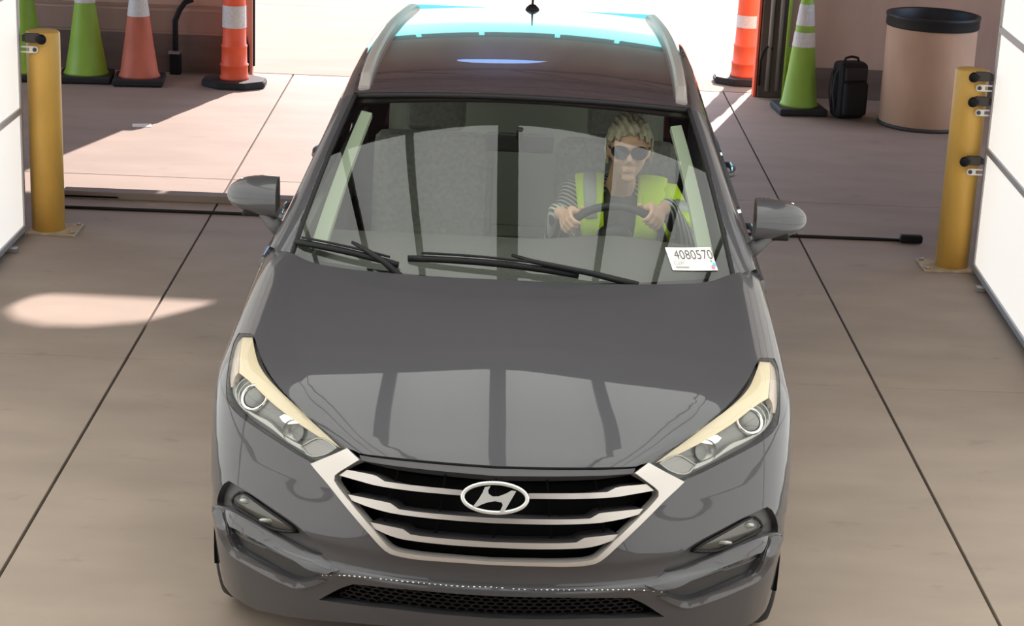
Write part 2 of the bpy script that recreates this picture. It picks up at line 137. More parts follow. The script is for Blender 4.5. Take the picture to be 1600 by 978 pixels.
 'bar2': [(0, 0.1609), (0.0092, 0.1611), (0.0185, 0.1612), (0.0278, 0.1613), (0.037, 0.1613), (0.0463, 0.1613), (0.0556, 0.1613), (0.0648, 0.1613), (0.0741, 0.1613), (0.0835, 0.1613), (0.0928, 0.1612), (0.1021, 0.1612), (0.1115, 0.1611), (0.1209, 0.161), (0.1303, 0.1609), (0.1397, 0.1609), (0.1492, 0.1608), (0.1587, 0.1608), (0.1682, 0.1609), (0.1777, 0.161), (0.1873, 0.1611), (0.1969, 0.1611), (0.2063, 0.166), (0.2158, 0.1708), (0.2229, 0.1716), (0.2318, 0.1719), (0.2408, 0.1722), (0.25, 0.1723), (0.2592, 0.1724), (0.2686, 0.1724), (0.2781, 0.1724), (0.2877, 0.1723), (0.2974, 0.1721), (0.3072, 0.1719), (0.3171, 0.1717), (0.3117, 0.1662), (0.3064, 0.1608), (0.2963, 0.1595), (0.2862, 0.158), (0.2763, 0.1566), (0.2664, 0.1554), (0.2565, 0.1545), (0.2468, 0.1536), (0.2371, 0.1528), (0.2276, 0.1521), (0.2181, 0.1515), (0.2086, 0.1511), (0.1993, 0.1508), (0.19, 0.1506), (0.1808, 0.1505), (0.1715, 0.1505), (0.1623, 0.1505), (0.1532, 0.1505), (0.144, 0.1505), (0.1349, 0.1505), (0.1258, 0.1505), (0.1167, 0.1506), (0.1077, 0.1506), (0.0986, 0.1507), (0.0896, 0.1507), (0.0806, 0.1508), (0.0716, 0.1508), (0.0626, 0.1508), (0.0537, 0.1508), (0.0447, 0.1508), (0.0358, 0.1509), (0.0268, 0.1509), (0.0179, 0.1508), (0.009, 0.1507), (0, 0.1506)],
 'bar3': [(0, 0.1117), (0.0088, 0.1119), (0.0176, 0.112), (0.0264, 0.1121), (0.0352, 0.1121), (0.044, 0.1121), (0.0528, 0.1121), (0.0617, 0.1121), (0.0705, 0.1121), (0.0794, 0.112), (0.0882, 0.112), (0.0971, 0.112), (0.106, 0.1119), (0.1149, 0.1119), (0.1239, 0.1119), (0.1328, 0.1118), (0.1418, 0.1119), (0.1508, 0.1121), (0.1598, 0.1124), (0.1689, 0.1126), (0.1774, 0.1172), (0.1859, 0.1217), (0.1961, 0.1224), (0.2063, 0.123), (0.2166, 0.1235), (0.2271, 0.1239), (0.2376, 0.1243), (0.2483, 0.1246), (0.2591, 0.1248), (0.2534, 0.1188), (0.2478, 0.1126), (0.2389, 0.1104), (0.23, 0.1081), (0.2212, 0.1058), (0.2124, 0.1039), (0.2034, 0.1024), (0.1945, 0.1012), (0.1855, 0.1004), (0.1765, 0.1), (0.1675, 0.0998), (0.1585, 0.0997), (0.1495, 0.0996), (0.1406, 0.0995), (0.1317, 0.0995), (0.1228, 0.0995), (0.114, 0.0995), (0.1051, 0.0995), (0.0963, 0.0995), (0.0875, 0.0995), (0.0787, 0.0996), (0.0699, 0.0996), (0.0612, 0.0997), (0.0524, 0.0998), (0.0437, 0.0999), (0.0349, 0.1), (0.0262, 0.1001), (0.0175, 0.1002), (0.0087, 0.1002), (0, 0.1002)],
 'fog': [(0.6642, 0.1157), (0.6432, 0.1156), (0.6241, 0.1146), (0.6059, 0.1129), (0.5883, 0.1109), (0.5712, 0.1087), (0.5547, 0.1061), (0.5386, 0.1032), (0.523, 0.1002), (0.5077, 0.0971), (0.4927, 0.094), (0.478, 0.0909), (0.4637, 0.0874), (0.4499, 0.0836), (0.4365, 0.0793), (0.4238, 0.0744), (0.4119, 0.0687), (0.4013, 0.0618), (0.3919, 0.0538), (0.3828, 0.0454), (0.3736, 0.0371), (0.3645, 0.0288), (0.3778, 0.0261), (0.3916, 0.0262), (0.4054, 0.0273), (0.4191, 0.029), (0.4328, 0.0311), (0.4466, 0.0334), (0.4606, 0.0356), (0.475, 0.0376), (0.4898, 0.0394), (0.5047, 0.0413), (0.5198, 0.0433), (0.5351, 0.0455), (0.5505, 0.0476), (0.5663, 0.0496), (0.5827, 0.0511), (0.5996, 0.0525), (0.617, 0.0536), (0.6361, 0.0535), (0.6581, 0.0513), (0.6831, 0.0474), (0.7205, 0.0362), (0.7181, 0.0516), (0.7048, 0.0711), (0.6945, 0.0876), (0.6827, 0.1031)],
 'fog_lamp': [(0.6267, 0.0993), (0.6425, 0.0881), (0.6528, 0.0729), (0.6472, 0.0616), (0.6291, 0.0584), (0.611, 0.0562), (0.5934, 0.054), (0.5759, 0.0521), (0.5585, 0.0505), (0.5418, 0.0485), (0.5253, 0.0465), (0.5084, 0.0464), (0.4913, 0.048), (0.474, 0.0509), (0.4567, 0.0551), (0.4398, 0.0591), (0.45, 0.0656), (0.4614, 0.0712), (0.4742, 0.0755), (0.4877, 0.0789), (0.5016, 0.0821), (0.5158, 0.0853), (0.5303, 0.0884), (0.545, 0.0914), (0.5601, 0.0944), (0.5755, 0.0975), (0.5913, 0.1005), (0.6082, 0.102)],
 'slot': [(0.6767, 0.0422), (0.6622, 0.0357), (0.651, 0.0271), (0.639, 0.0192), (0.623, 0.0148), (0.605, 0.0132), (0.5871, 0.0122), (0.5697, 0.0114), (0.5526, 0.0105), (0.5358, 0.0096), (0.5195, 0.0087), (0.5035, 0.0077), (0.4878, 0.0067), (0.4725, 0.0057), (0.4576, 0.0048), (0.443, 0.0037), (0.4288, 0.0025), (0.4148, 0.0011), (0.4012, -0.0004), (0.3879, -0.0018), (0.3745, -0.0027), (0.3611, -0.003), (0.3479, -0.0035), (0.3632, -0.015), (0.3781, -0.0258), (0.3934, -0.0346), (0.4088, -0.0425), (0.4244, -0.0478), (0.4399, -0.0505), (0.4551, -0.051), (0.4698, -0.0501), (0.4846, -0.0488), (0.4995, -0.0473), (0.5147, -0.0459), (0.5301, -0.0444), (0.5457, -0.0428), (0.5617, -0.0413), (0.578, -0.0399), (0.595, -0.0389), (0.6122, -0.0377), (0.6266, -0.0329), (0.6354, -0.0234), (0.6374, -0.0094), (0.6416, 0.0031), (0.6545, 0.0103), (0.6658, 0.0186), (0.6713, 0.0303)],
 'mesh_hole': [(0, -0.0004), (0.0078, -0.0003), (0.0195, -0.0003), (0.0312, -0.0004), (0.0429, -0.0005), (0.0546, -0.0006), (0.0663, -0.0007), (0.0781, -0.0009), (0.0899, -0.001), (0.1017, -0.0012), (0.1136, -0.0015), (0.1255, -0.0019), (0.1375, -0.0024), (0.1495, -0.003), (0.1617, -0.0037), (0.1739, -0.0045), (0.1863, -0.0055), (0.1988, -0.0066), (0.2115, -0.0079), (0.2243, -0.0093), (0.2373, -0.0109), (0.2506, -0.0126), (0.264, -0.0144), (0.2775, -0.0164), (0.2913, -0.0185), (0.3046, -0.0264), (0.3177, -0.0343), (0.3306, -0.0433), (0.3431, -0.0528), (0.3555, -0.0626), (0.368, -0.0726), (0.3808, -0.0827), (0.3659, -0.0805), (0.3513, -0.0785), (0.337, -0.0767), (0.3229, -0.075), (0.3089, -0.0735), (0.2952, -0.072), (0.2816, -0.0706), (0.2682, -0.0692), (0.2549, -0.0678), (0.2417, -0.0666), (0.2287, -0.0655), (0.2158, -0.0645), (0.203, -0.0636), (0.1903, -0.063), (0.1777, -0.0626), (0.1652, -0.0623), (0.1528, -0.0622), (0.1404, -0.062), (0.1281, -0.0619), (0.1158, -0.0617), (0.1035, -0.0614), (0.0913, -0.0612), (0.0792, -0.061), (0.067, -0.0608), (0.0549, -0.0607), (0.0428, -0.0607), (0.0308, -0.0608), (0.0187, -0.061), (0.0067, -0.0612), (0, -0.0616)],
 'lip': [(0, 0.0139), (0.0088, 0.0135), (0.0205, 0.0131), (0.0322, 0.0127), (0.0438, 0.0122), (0.0555, 0.0119), (0.0673, 0.0117), (0.079, 0.0115), (0.0908, 0.0114), (0.1026, 0.0113), (0.1144, 0.0112), (0.1263, 0.0111), (0.1382, 0.0109), (0.1501, 0.0106), (0.1621, 0.0104), (0.1741, 0.0101), (0.1861, 0.0097), (0.1982, 0.0093), (0.2104, 0.0089), (0.2226, 0.0083), (0.2349, 0.0078), (0.2472, 0.0071), (0.2596, 0.0064), (0.2721, 0.0056), (0.2847, 0.0046), (0.2975, 0.0034), (0.3105, 0.0017), (0.3241, -0.001), (0.3384, -0.0047), (0.3538, -0.0097), (0.37, -0.0151)],
}
# ------------------------------------------------------------------ materials
def node_mat(name):
    m = bpy.data.materials.new(name); m.use_nodes = True
    return m, m.node_tree, m.node_tree.nodes['Principled BSDF']
def mat(name, col, rough=.5, metal=0., coat=0., noise=None, emit=None, spec=.5, bump=None, trans=0.):
    m, nt, b = node_mat(name)
    b.inputs['Base Color'].default_value = (*col, 1); b.inputs['Roughness'].default_value = rough
    b.inputs['Metallic'].default_value = metal; b.inputs['Coat Weight'].default_value = coat
    b.inputs['Coat Roughness'].default_value = .02; b.inputs['Coat IOR'].default_value = 1.42; b.inputs['Specular IOR Level'].default_value = spec
    b.inputs['Transmission Weight'].default_value = trans
    if emit: b.inputs['Emission Color'].default_value = (*emit[0], 1); b.inputs['Emission Strength'].default_value = emit[1]
    if noise:   # (scale, amount, stretch)
        tc = nt.nodes.new('ShaderNodeTexCoord'); mp = nt.nodes.new('ShaderNodeMapping'); mp.inputs['Scale'].default_value = noise[2]
        n = nt.nodes.new('ShaderNodeTexNoise'); n.inputs['Scale'].default_value = noise[0]; n.inputs['Detail'].default_value = 6
        r = nt.nodes.new('ShaderNodeValToRGB')
        r.color_ramp.elements[0].position = .3; r.color_ramp.elements[1].position = .7
        a = noise[1]
        r.color_ramp.elements[0].color = tuple(max(0, c*(1-a)) for c in col)+(1,)
        r.color_ramp.elements[1].color = tuple(min(1, c*(1+a)) for c in col)+(1,)
        nt.links.new(tc.outputs['Object'], mp.inputs[0]); nt.links.new(mp.outputs[0], n.inputs['Vector'])
        nt.links.new(n.outputs['Fac'], r.inputs[0]); nt.links.new(r.outputs[0], b.inputs['Base Color'])
        if bump:
            bp = nt.nodes.new('ShaderNodeBump'); bp.inputs['Strength'].default_value = bump; bp.inputs['Distance'].default_value = .003
            nt.links.new(n.outputs['Fac'], bp.inputs['Height']); nt.links.new(bp.outputs[0], b.inputs['Normal'])
    return m
def glass_mat(name, tint, f0=.07, rough=.0):
    """thin pane: tinted see-through sheet with a Schlick mirror coat"""
    m = bpy.data.materials.new(name); m.use_nodes = True; nt = m.node_tree; nt.nodes.clear()
    N = nt.nodes.new; L = nt.links.new
    out = N('ShaderNodeOutputMaterial'); mix = N('ShaderNodeMixShader'); tr = N('ShaderNodeBsdfTransparent'); gl = N('ShaderNodeBsdfGlossy')
    tr.inputs[0].default_value = (*tint, 1); gl.inputs['Roughness'].default_value = rough
    g = N('ShaderNodeNewGeometry'); d = N('ShaderNodeVectorMath'); d.operation = 'DOT_PRODUCT'
    L(g.outputs['Incoming'], d.inputs[0]); L(g.outputs['Normal'], d.inputs[1])
    ab = N('ShaderNodeMath'); ab.operation = 'ABSOLUTE'; L(d.outputs['Value'], ab.inputs[0])
    s1 = N('ShaderNodeMath'); s1.operation = 'SUBTRACT'; s1.inputs[0].default_value = 1; L(ab.outputs[0], s1.inputs[1])
    pw = N('ShaderNodeMath'); pw.operation = 'POWER'; pw.inputs[1].default_value = 5; L(s1.outputs[0], pw.inputs[0])
    ma = N('ShaderNodeMath'); ma.operation = 'MULTIPLY_ADD'; ma.inputs[1].default_value = 1-f0; ma.inputs[2].default_value = f0; L(pw.outputs[0], ma.inputs[0])
    L(ma.outputs[0], mix.inputs[0]); L(tr.outputs[0], mix.inputs[1]); L(gl.outputs[0], mix.inputs[2]); L(mix.outputs[0], out.inputs[0])
    return m
PAINT_BASE = (.064, .062, .067)
M = dict(
    roofglass=mat('black_roof_glass', (.046, .036, .040), .25, 0, 1.0),
    badge=mat('badge_silver', (.70, .69, .66), .30, .55),
    paint=mat('grey_paint', PAINT_BASE, .45, .3, 1.0, spec=.1),
    plastic=mat('dark_grey_plastic', (.055, .052, .052), .5),
    trim=mat('charcoal_trim', (.05, .046, .049), .4),
    black=mat('black_plastic', (.008, .007, .008), .55, spec=.25),
    void=mat('deep_black', (.003, .003, .003), .9, spec=.1),
    rubber=mat('tyre_rubber', (.018, .017, .018), .75, noise=(40, .3, (1, 1, 1))),
    satin=mat('satin_silver', (.50, .46, .43), .36, .6),
    chrome=mat('chrome', (.88, .87, .85), .10, 1.0),
    alloy=mat('alloy', (.5, .5, .5), .3, 1.0),
    lamp_in=mat('lamp_silver', (.34, .34, .325), .35, .7),
    fogback=mat('fog_reflector_grey', (.10, .095, .09), .35, .4),
    lamp_pink=mat('lamp_blush_reflector', (.47, .39, .33), .4, .1),
    lamp_dark=mat('lamp_housing_grey', (.17, .17, .165), .4, .3),
    lamp_cream=mat('lamp_cream_reflector', (.58, .49, .34), .4, .1),
    lamp_clear=mat('lamp_pink_ribs', (.24, .23, .225), .35, .3),
    lamp_lens=glass_mat('lamp_cover', (.96, .96, .94), .035),
    windscreen=glass_mat('windscreen_glass', (.76, .80, .74), .067),
    sideglass=glass_mat('side_glass', (.70, .73, .70), .06),
    darkglass=glass_mat('privacy_glass', (.40, .42, .41), .06),
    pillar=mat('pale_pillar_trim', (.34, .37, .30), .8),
    cabin=mat('rear_seat_brightened', (.50, .52, .44), .8),
    headliner=mat('headliner', (.15, .135, .135), .9),
    dash=mat('dashboard_black', (.085, .082, .078), .7, noise=(120, .2, (1, 1, 1))),
    seat=mat('seat_grey_cloth', (.22, .215, .20), .9, noise=(60, .2, (1, 1, 1))),
    wheelrim=mat('steering_black', (.02, .02, .022), .5),
    conc=mat('concrete_floor', (.30, .236, .187), .75, noise=(1.6, .10, (1, 2.2, 1)), bump=.15),
    conc_out=mat('concrete_apron', (.215, .172, .125), .8, noise=(.9, .12, (1, 3, 1))),
    joint=mat('floor_joint', (.03, .028, .027), .9),
    tan_mid=mat('brown_batten', (.36, .225, .17), .7, noise=(3, .14, (1, 1, .25))),
    tan=mat('tan_board', (.56, .36, .275), .7, noise=(3, .14, (1, 1, .25))),
    tan_dark=mat('brown_kickboard', (.15, .10, .08), .7, noise=(3, .25, (.3, 1, 2))),
    brick=mat('red_brown_jamb', (.45, .20, .14), .75, noise=(5, .2, (1, 1, .3))),
    jamb=mat('dark_brown_post', (.11, .075, .06), .75, noise=(6, .3, (1, 1, .2))),
    dark=mat('dark_ceiling', (.21, .145, .17), .85, noise=(2, .25, (1, 1, 1))),
    steel=mat('dark_steel', (.07, .06, .055), .6, .3),
    grey=mat('grey_wall', (.16, .145, .135), .8, noise=(1.5, .1, (1, 1, 1))),
    alu=mat('aluminium_frame', (.42, .41, .42), .45, .5),
    panel=mat('white_diffuser', (.80, .80, .78), .6, emit=((1, .92, .83), SIDE_LIGHT)),
    panel_r=mat('white_diffuser_right', (.80, .80, .78), .6, emit=((1, .92, .83), SIDE_LIGHT_R)),
    panel_lit=mat('lit_white_diffuser', (.80, .80, .78), .6, emit=((.98, 1, .97), FRONT_LIGHT)),
    ceil=mat('ceiling_diffuser', (.80, .80, .78), .6, emit=((.975, 1, .965), CEIL_LIGHT)),
    yellow=mat('bollard_yellow', (.80, .47, .10), .42, noise=(7, .13, (1, 1, .25))),
    rail=mat('galvanised', (.36, .34, .33), .45, .6),
    white=mat('white_tag', (.80, .79, .75), .5),
    green=mat('cone_green', (.31, .50, .05), .5, noise=(6, .12, (1, 1, .4))),
    orange=mat('cone_orange', (.95, .125, .045), .5),
    faded=mat('cone_faded_orange', (.62, .155, .085), .6, noise=(6, .25, (1, 1, .3))),
    reflect=mat('reflective_sleeve', (.72, .67, .64), .5, noise=(60, .12, (1, 1, 1))),
    coneblack=mat('cone_base_black', (.022, .02, .022), .7),
    fibre=mat('fibre_drum', (.68, .42, .28), .7, noise=(4, .12, (1, 1, .5))),
    drumrim=mat('drum_black_rim', (.018, .018, .02), .5),
    bag=mat('black_nylon', (.014, .012, .014), .7, noise=(90, .3, (1, 1, 1))),
    baglite=mat('charcoal_nylon', (.04, .036, .038), .7),
    plate=mat('stained_plate', (.42, .32, .20), .6, noise=(14, .25, (1, 1, 1))),
    wood=mat('sill_wood', (.24, .185, .155), .7, noise=(8, .3, (.2, 1, 1))),
    skin=mat('skin', (.62, .36, .26), .55),
    hair=mat('grey_hair', (.44, .39, .30), .8, noise=(45, .35, (1, 1, .3))),
    vest=mat('lime_vest', (.58, .80, .02), .7, emit=None),
    vestgrey=mat('silver_vest_tape', (.42, .44, .44), .5),
    shirt=mat('striped_shirt', (.10, .10, .10), .8),
    tee=mat('charcoal_tee', (.08, .075, .075), .85),
    shades=mat('sunglass_lens', (.012, .013, .014), .12),
    paper=mat('paper', (.86, .82, .76), .6),
    ink=mat('ink', (.10, .085, .08), .6), inklite=mat('ink_faded', (.28, .26, .23), .6),
    dot_g=mat('dot_green', (.18, .42, .22), .5), dot_b=mat('dot_blue', (.10, .42, .72), .5), dot_r=mat('dot_red', (.75, .18, .24), .5),
)
# stripes on the shirt sleeves
_m, _nt, _b = M['shirt'], M['shirt'].node_tree, M['shirt'].node_tree.nodes['Principled BSDF']
_w = _nt.nodes.new('ShaderNodeTexWave'); _w.inputs['Scale'].default_value = 22; _w.wave_type = 'BANDS'; _w.bands_direction = 'DIAGONAL'
_t = _nt.nodes.new('ShaderNodeTexCoord'); _rp = _nt.nodes.new('ShaderNodeValToRGB')
_rp.color_ramp.elements[0].position = .62; _rp.color_ramp.elements[0].color = (.06, .06, .06, 1)
_rp.color_ramp.elements[1].position = .72; _rp.color_ramp.elements[1].color = (.5, .5, .48, 1)
_nt.links.new(_t.outputs['Object'], _w.inputs['Vector']); _nt.links.new(_w.outputs['Fac'], _rp.inputs[0]); _nt.links.new(_rp.outputs[0], _b.inputs['Base Color'])

# smudges on the concrete
_m = M['conc']; _nt = _m.node_tree; _b = _nt.nodes['Principled BSDF']; _src = _b.inputs['Base Color'].links[0].from_socket
_tc = _nt.nodes.new('ShaderNodeTexCoord'); _mp = _nt.nodes.new('ShaderNodeMapping'); _mp.inputs['Scale'].default_value = (1, 1.9, 1)
_n = _nt.nodes.new('ShaderNodeTexNoise'); _n.inputs['Scale'].default_value = 3.2; _n.inputs['Detail'].default_value = 9; _n.inputs['Roughness'].default_value = .68
_r = _nt.nodes.new('ShaderNodeValToRGB'); _r.color_ramp.elements[0].position = .60; _r.color_ramp.elements[0].color = (1, 1, 1, 1)
_r.color_ramp.elements[1].position = .76; _r.color_ramp.elements[1].color = (.72, .71, .70, 1)
_x = _nt.nodes.new('ShaderNodeMix'); _x.data_type = 'RGBA'; _x.blend_type = 'MULTIPLY'; _x.inputs[0].default_value = 1
_nt.links.new(_tc.outputs['Object'], _mp.inputs[0]); _nt.links.new(_mp.outputs[0], _n.inputs['Vector']); _nt.links.new(_n.outputs['Fac'], _r.inputs[0])
_nt.links.new(_src, _x.inputs[6]); _nt.links.new(_r.outputs[0], _x.inputs[7]); _nt.links.new(_x.outputs[2], _b.inputs['Base Color'])

# ------------------------------------------------------------------ object helpers
def tag(o, label=None, cat=None, group=None, kind=None):
    if label: o['label'] = label
    if cat: o['category'] = cat
    if group: o['group'] = group
    if kind: o['kind'] = kind
    return o
def empty(name, loc=(0, 0, 0), rz=0., label=None, cat=None, group=None):
    o = bpy.data.objects.new(name, None); COL.objects.link(o); o.empty_display_size = .1
    o.location = loc; o.rotation_euler = (0, 0, rz)
    return tag(o, label, cat, group)
def link(name, me, m, parent=None, label=None, kind=None):
    o = bpy.data.objects.new(name, me); COL.objects.link(o)
    for q in (m if isinstance(m, (list, tuple)) else [m]): me.materials.append(M[q])
    if parent: o.parent = parent
    if label: o['label'] = label
    if kind: o['kind'] = kind
    return o
def from_pydata(name, V, Fc, m, parent=None, smooth=False, label=None, kind=None, mats=None):
    me = bpy.data.meshes.new(name); me.from_pydata([tuple(map(float, v)) for v in V], [], [tuple(int(i) for i in f) for f in Fc]); me.update()
    if mats is not None:
        for p, k in zip(me.polygons, mats): p.material_index = k
    if smooth: me.polygons.foreach_set('use_smooth', [True]*len(me.polygons) if smooth is True else smooth)
    return link(name, me, m, parent, label, kind)
class MB:
    """collects shapes into one mesh"""
    def __init__(s): s.b = bmesh.new(); s.mi = 0
    def _new(s, r):
        for v in r:
            for f in v.link_faces: f.material_index = s.mi
    def box(s, c, d, rot=None, bev=0.):
        r = bmesh.ops.create_cube(s.b, size=1.)['verts']
        for v in r: v.co = Vector((v.co.x*d[0], v.co.y*d[1], v.co.z*d[2]))
        if bev:
            es = {e for v in r for e in v.link_edges}
            q = bmesh.ops.bevel(s.b, geom=list(es), offset=bev, segments=3, affect='EDGES', profile=.6)
            r = list({v for f in q['faces'] for v in f.verts} | {v for v in r if v.is_valid})
        Mx = Matrix.Translation(c) @ (rot.to_4x4() if rot else Matrix())
        bmesh.ops.transform(s.b, matrix=Mx, verts=r); s._new(r); return s
    def lathe(s, prof, c=(0, 0, 0), axis=(0, 0, 1), n=32, cap0=True, cap1=True):
        ax = Vector(axis).normalized(); q = Vector((0, 0, 1)).rotation_difference(ax).to_matrix()
        rings = []
        for r, z in prof:
            rings.append([s.b.verts.new(Vector(c)+q @ Vector((r*math.cos(2*math.pi*k/n), r*math.sin(2*math.pi*k/n), z))) for k in range(n)])
        fs = []
        for a, b in zip(rings, rings[1:]):
            for k in range(n): fs.append(s.b.faces.new((a[k], a[(k+1) % n], b[(k+1) % n], b[k])))
        if cap0: fs.append(s.b.faces.new(rings[0][::-1]))
        if cap1: fs.append(s.b.faces.new(rings[-1]))
        for f in fs: f.material_index = s.mi; f.smooth = True
        return s
    def tube(s, pts, r, n=10, closed=False, ry=None):
        pts = [Vector(p) for p in pts]; rr = r if isinstance(r, (list, tuple)) else [r]*len(pts)
        rings = []; up = None
        for i, p in enumerate(pts):
            a = pts[i-1] if (i > 0 or closed) else p; b = pts[(i+1) % len(pts)] if (i < len(pts)-1 or closed) else p
            t = (b-a).normalized()
            if up is None:
                up = Vector((0, 0, 1)) if abs(t.z) < .9 else Vector((0, 1, 0))
            u = (up-t*up.dot(t)).normalized(); v = t.cross(u); up = u
            rings.append([s.b.verts.new(p+u*(ry or rr[i])*math.cos(2*math.pi*k/n)*(1 if not ry else 1)+v*rr[i]*math.sin(2*math.pi*k/n)) for k in range(n)])
        prs = list(zip(rings, rings[1:]))+([(rings[-1], rings[0])] if closed else [])
        fs = []
        for a, b in prs:
            for k in range(n): fs.append(s.b.faces.new((a[k], b[k], b[(k+1) % n], a[(k+1) % n])))
        if not closed: fs.append(s.b.faces.new(rings[0])); fs.append(s.b.faces.new(rings[-1][::-1]))
        for f in fs: f.material_index = s.mi; f.smooth = True
        return s
    def prism(s, poly, mp, depth):
        """poly: 2D points; mp(x,y,d)->3D"""
        a = [s.b.verts.new(mp(x, y, 0)) for x, y in poly]; b = [s.b.verts.new(mp(x, y, depth)) for x, y in poly]
        n = len(poly); fs = [s.b.faces.new(a), s.b.faces.new(b[::-1])]
        for k in range(n): fs.append(s.b.faces.new((a[k], b[k], b[(k+1) % n], a[(k+1) % n])))
        for f in fs: f.material_index = s.mi
        return s
    def ball(s, c, r, seg=16):
        q = bmesh.ops.create_uvsphere(s.b, u_segments=seg, v_segments=max(6, seg//2), radius=1.)['verts']
        d = r if isinstance(r, (list, tuple)) else (r, r, r)
        for v in q: v.co = Vector((v.co.x*d[0]+c[0], v.co.y*d[1]+c[1], v.co.z*d[2]+c[2]))
        s._new(q)
        for v in q:
            for f in v.link_faces: f.smooth = True
        return s
    def build(s, name, m, parent=None, label=None, kind=None, smooth=None):
        bmesh.ops.recalc_face_normals(s.b, faces=s.b.faces)
        me = bpy.data.meshes.new(name); s.b.to_mesh(me); s.b.free()
        if smooth: me.polygons.foreach_set('use_smooth', [True]*len(me.polygons))
        return link(name, me, m, parent, label, kind)
def baked(o, name, m, parent=None, label=None):
    """mesh of an object with its modifiers, as a plain object"""
    dg = bpy.context.evaluated_depsgraph_get(); dg.update()
    me = bpy.data.meshes.new_from_object(o.evaluated_get(dg)); me.materials.clear()
    bpy.data.objects.remove(o)
    me.polygons.foreach_set('use_smooth', [True]*len(me.polygons))
    return link(name, me, m, parent, label)

# ------------------------------------------------------------------ panels trimmed out of a curved surface
def in_poly(P, poly):
    x, y = P[:, 0], P[:, 1]; c = np.zeros(len(P), bool); q = np.asarray(poly)
    x1, y1 = q[:, 0], q[:, 1]; x2, y2 = np.roll(x1, -1), np.roll(y1, -1)
    for a, b, d, e in zip(x1, y1, x2, y2):
        if b == e: continue
        m = ((b > y) != (e > y)) & (x < (d-a)*(y-b)/(e-b)+a); c ^= m
    return c
def edge_dist(P, poly):
    q = np.asarray(poly); d = np.full(len(P), 9e9)
    for a, b in zip(q, np.roll(q, -1, 0)):
        ab = b-a; l = ab @ ab
        if l < 1e-14: continue
        t = np.clip(((P-a) @ ab)/l, 0, 1); d = np.minimum(d, np.hypot(*(P-a-t[:, None]*ab).T))
    return d
def densify(poly, s):
    out = []
    q = [np.array(p, float) for p in poly]
    for a, b in zip(q, q[1:]+q[:1]):
        n = max(1, int(np.ceil(np.linalg.norm(b-a)/s)))
        out += [a+(b-a)*k/n for k in range(n)]
    return out
def nose_fn(U): return nose(U[:, 0], U[:, 1])
def nose_nm(P):
    e = 2e-3; g = []
    for k in range(3):
        d = np.zeros(3); d[k] = e; A = P+d; B = P-d
        g.append(nose_f(A[:, 0], A[:, 1], A[:, 2])-nose_f(B[:, 0], B[:, 1], B[:, 2]))
    g = np.stack(g, -1); return g/np.linalg.norm(g, axis=1)[:, None]
def fd_nm(fn, flip=False):
    def f(U):
        e = 1e-3; n = np.cross(fn(U+[e, 0])-fn(U-[e, 0]), fn(U+[0, e])-fn(U-[0, e]))
        n /= np.maximum(np.linalg.norm(n, axis=1), 1e-12)[:, None]; return -n if flip else n
    return f
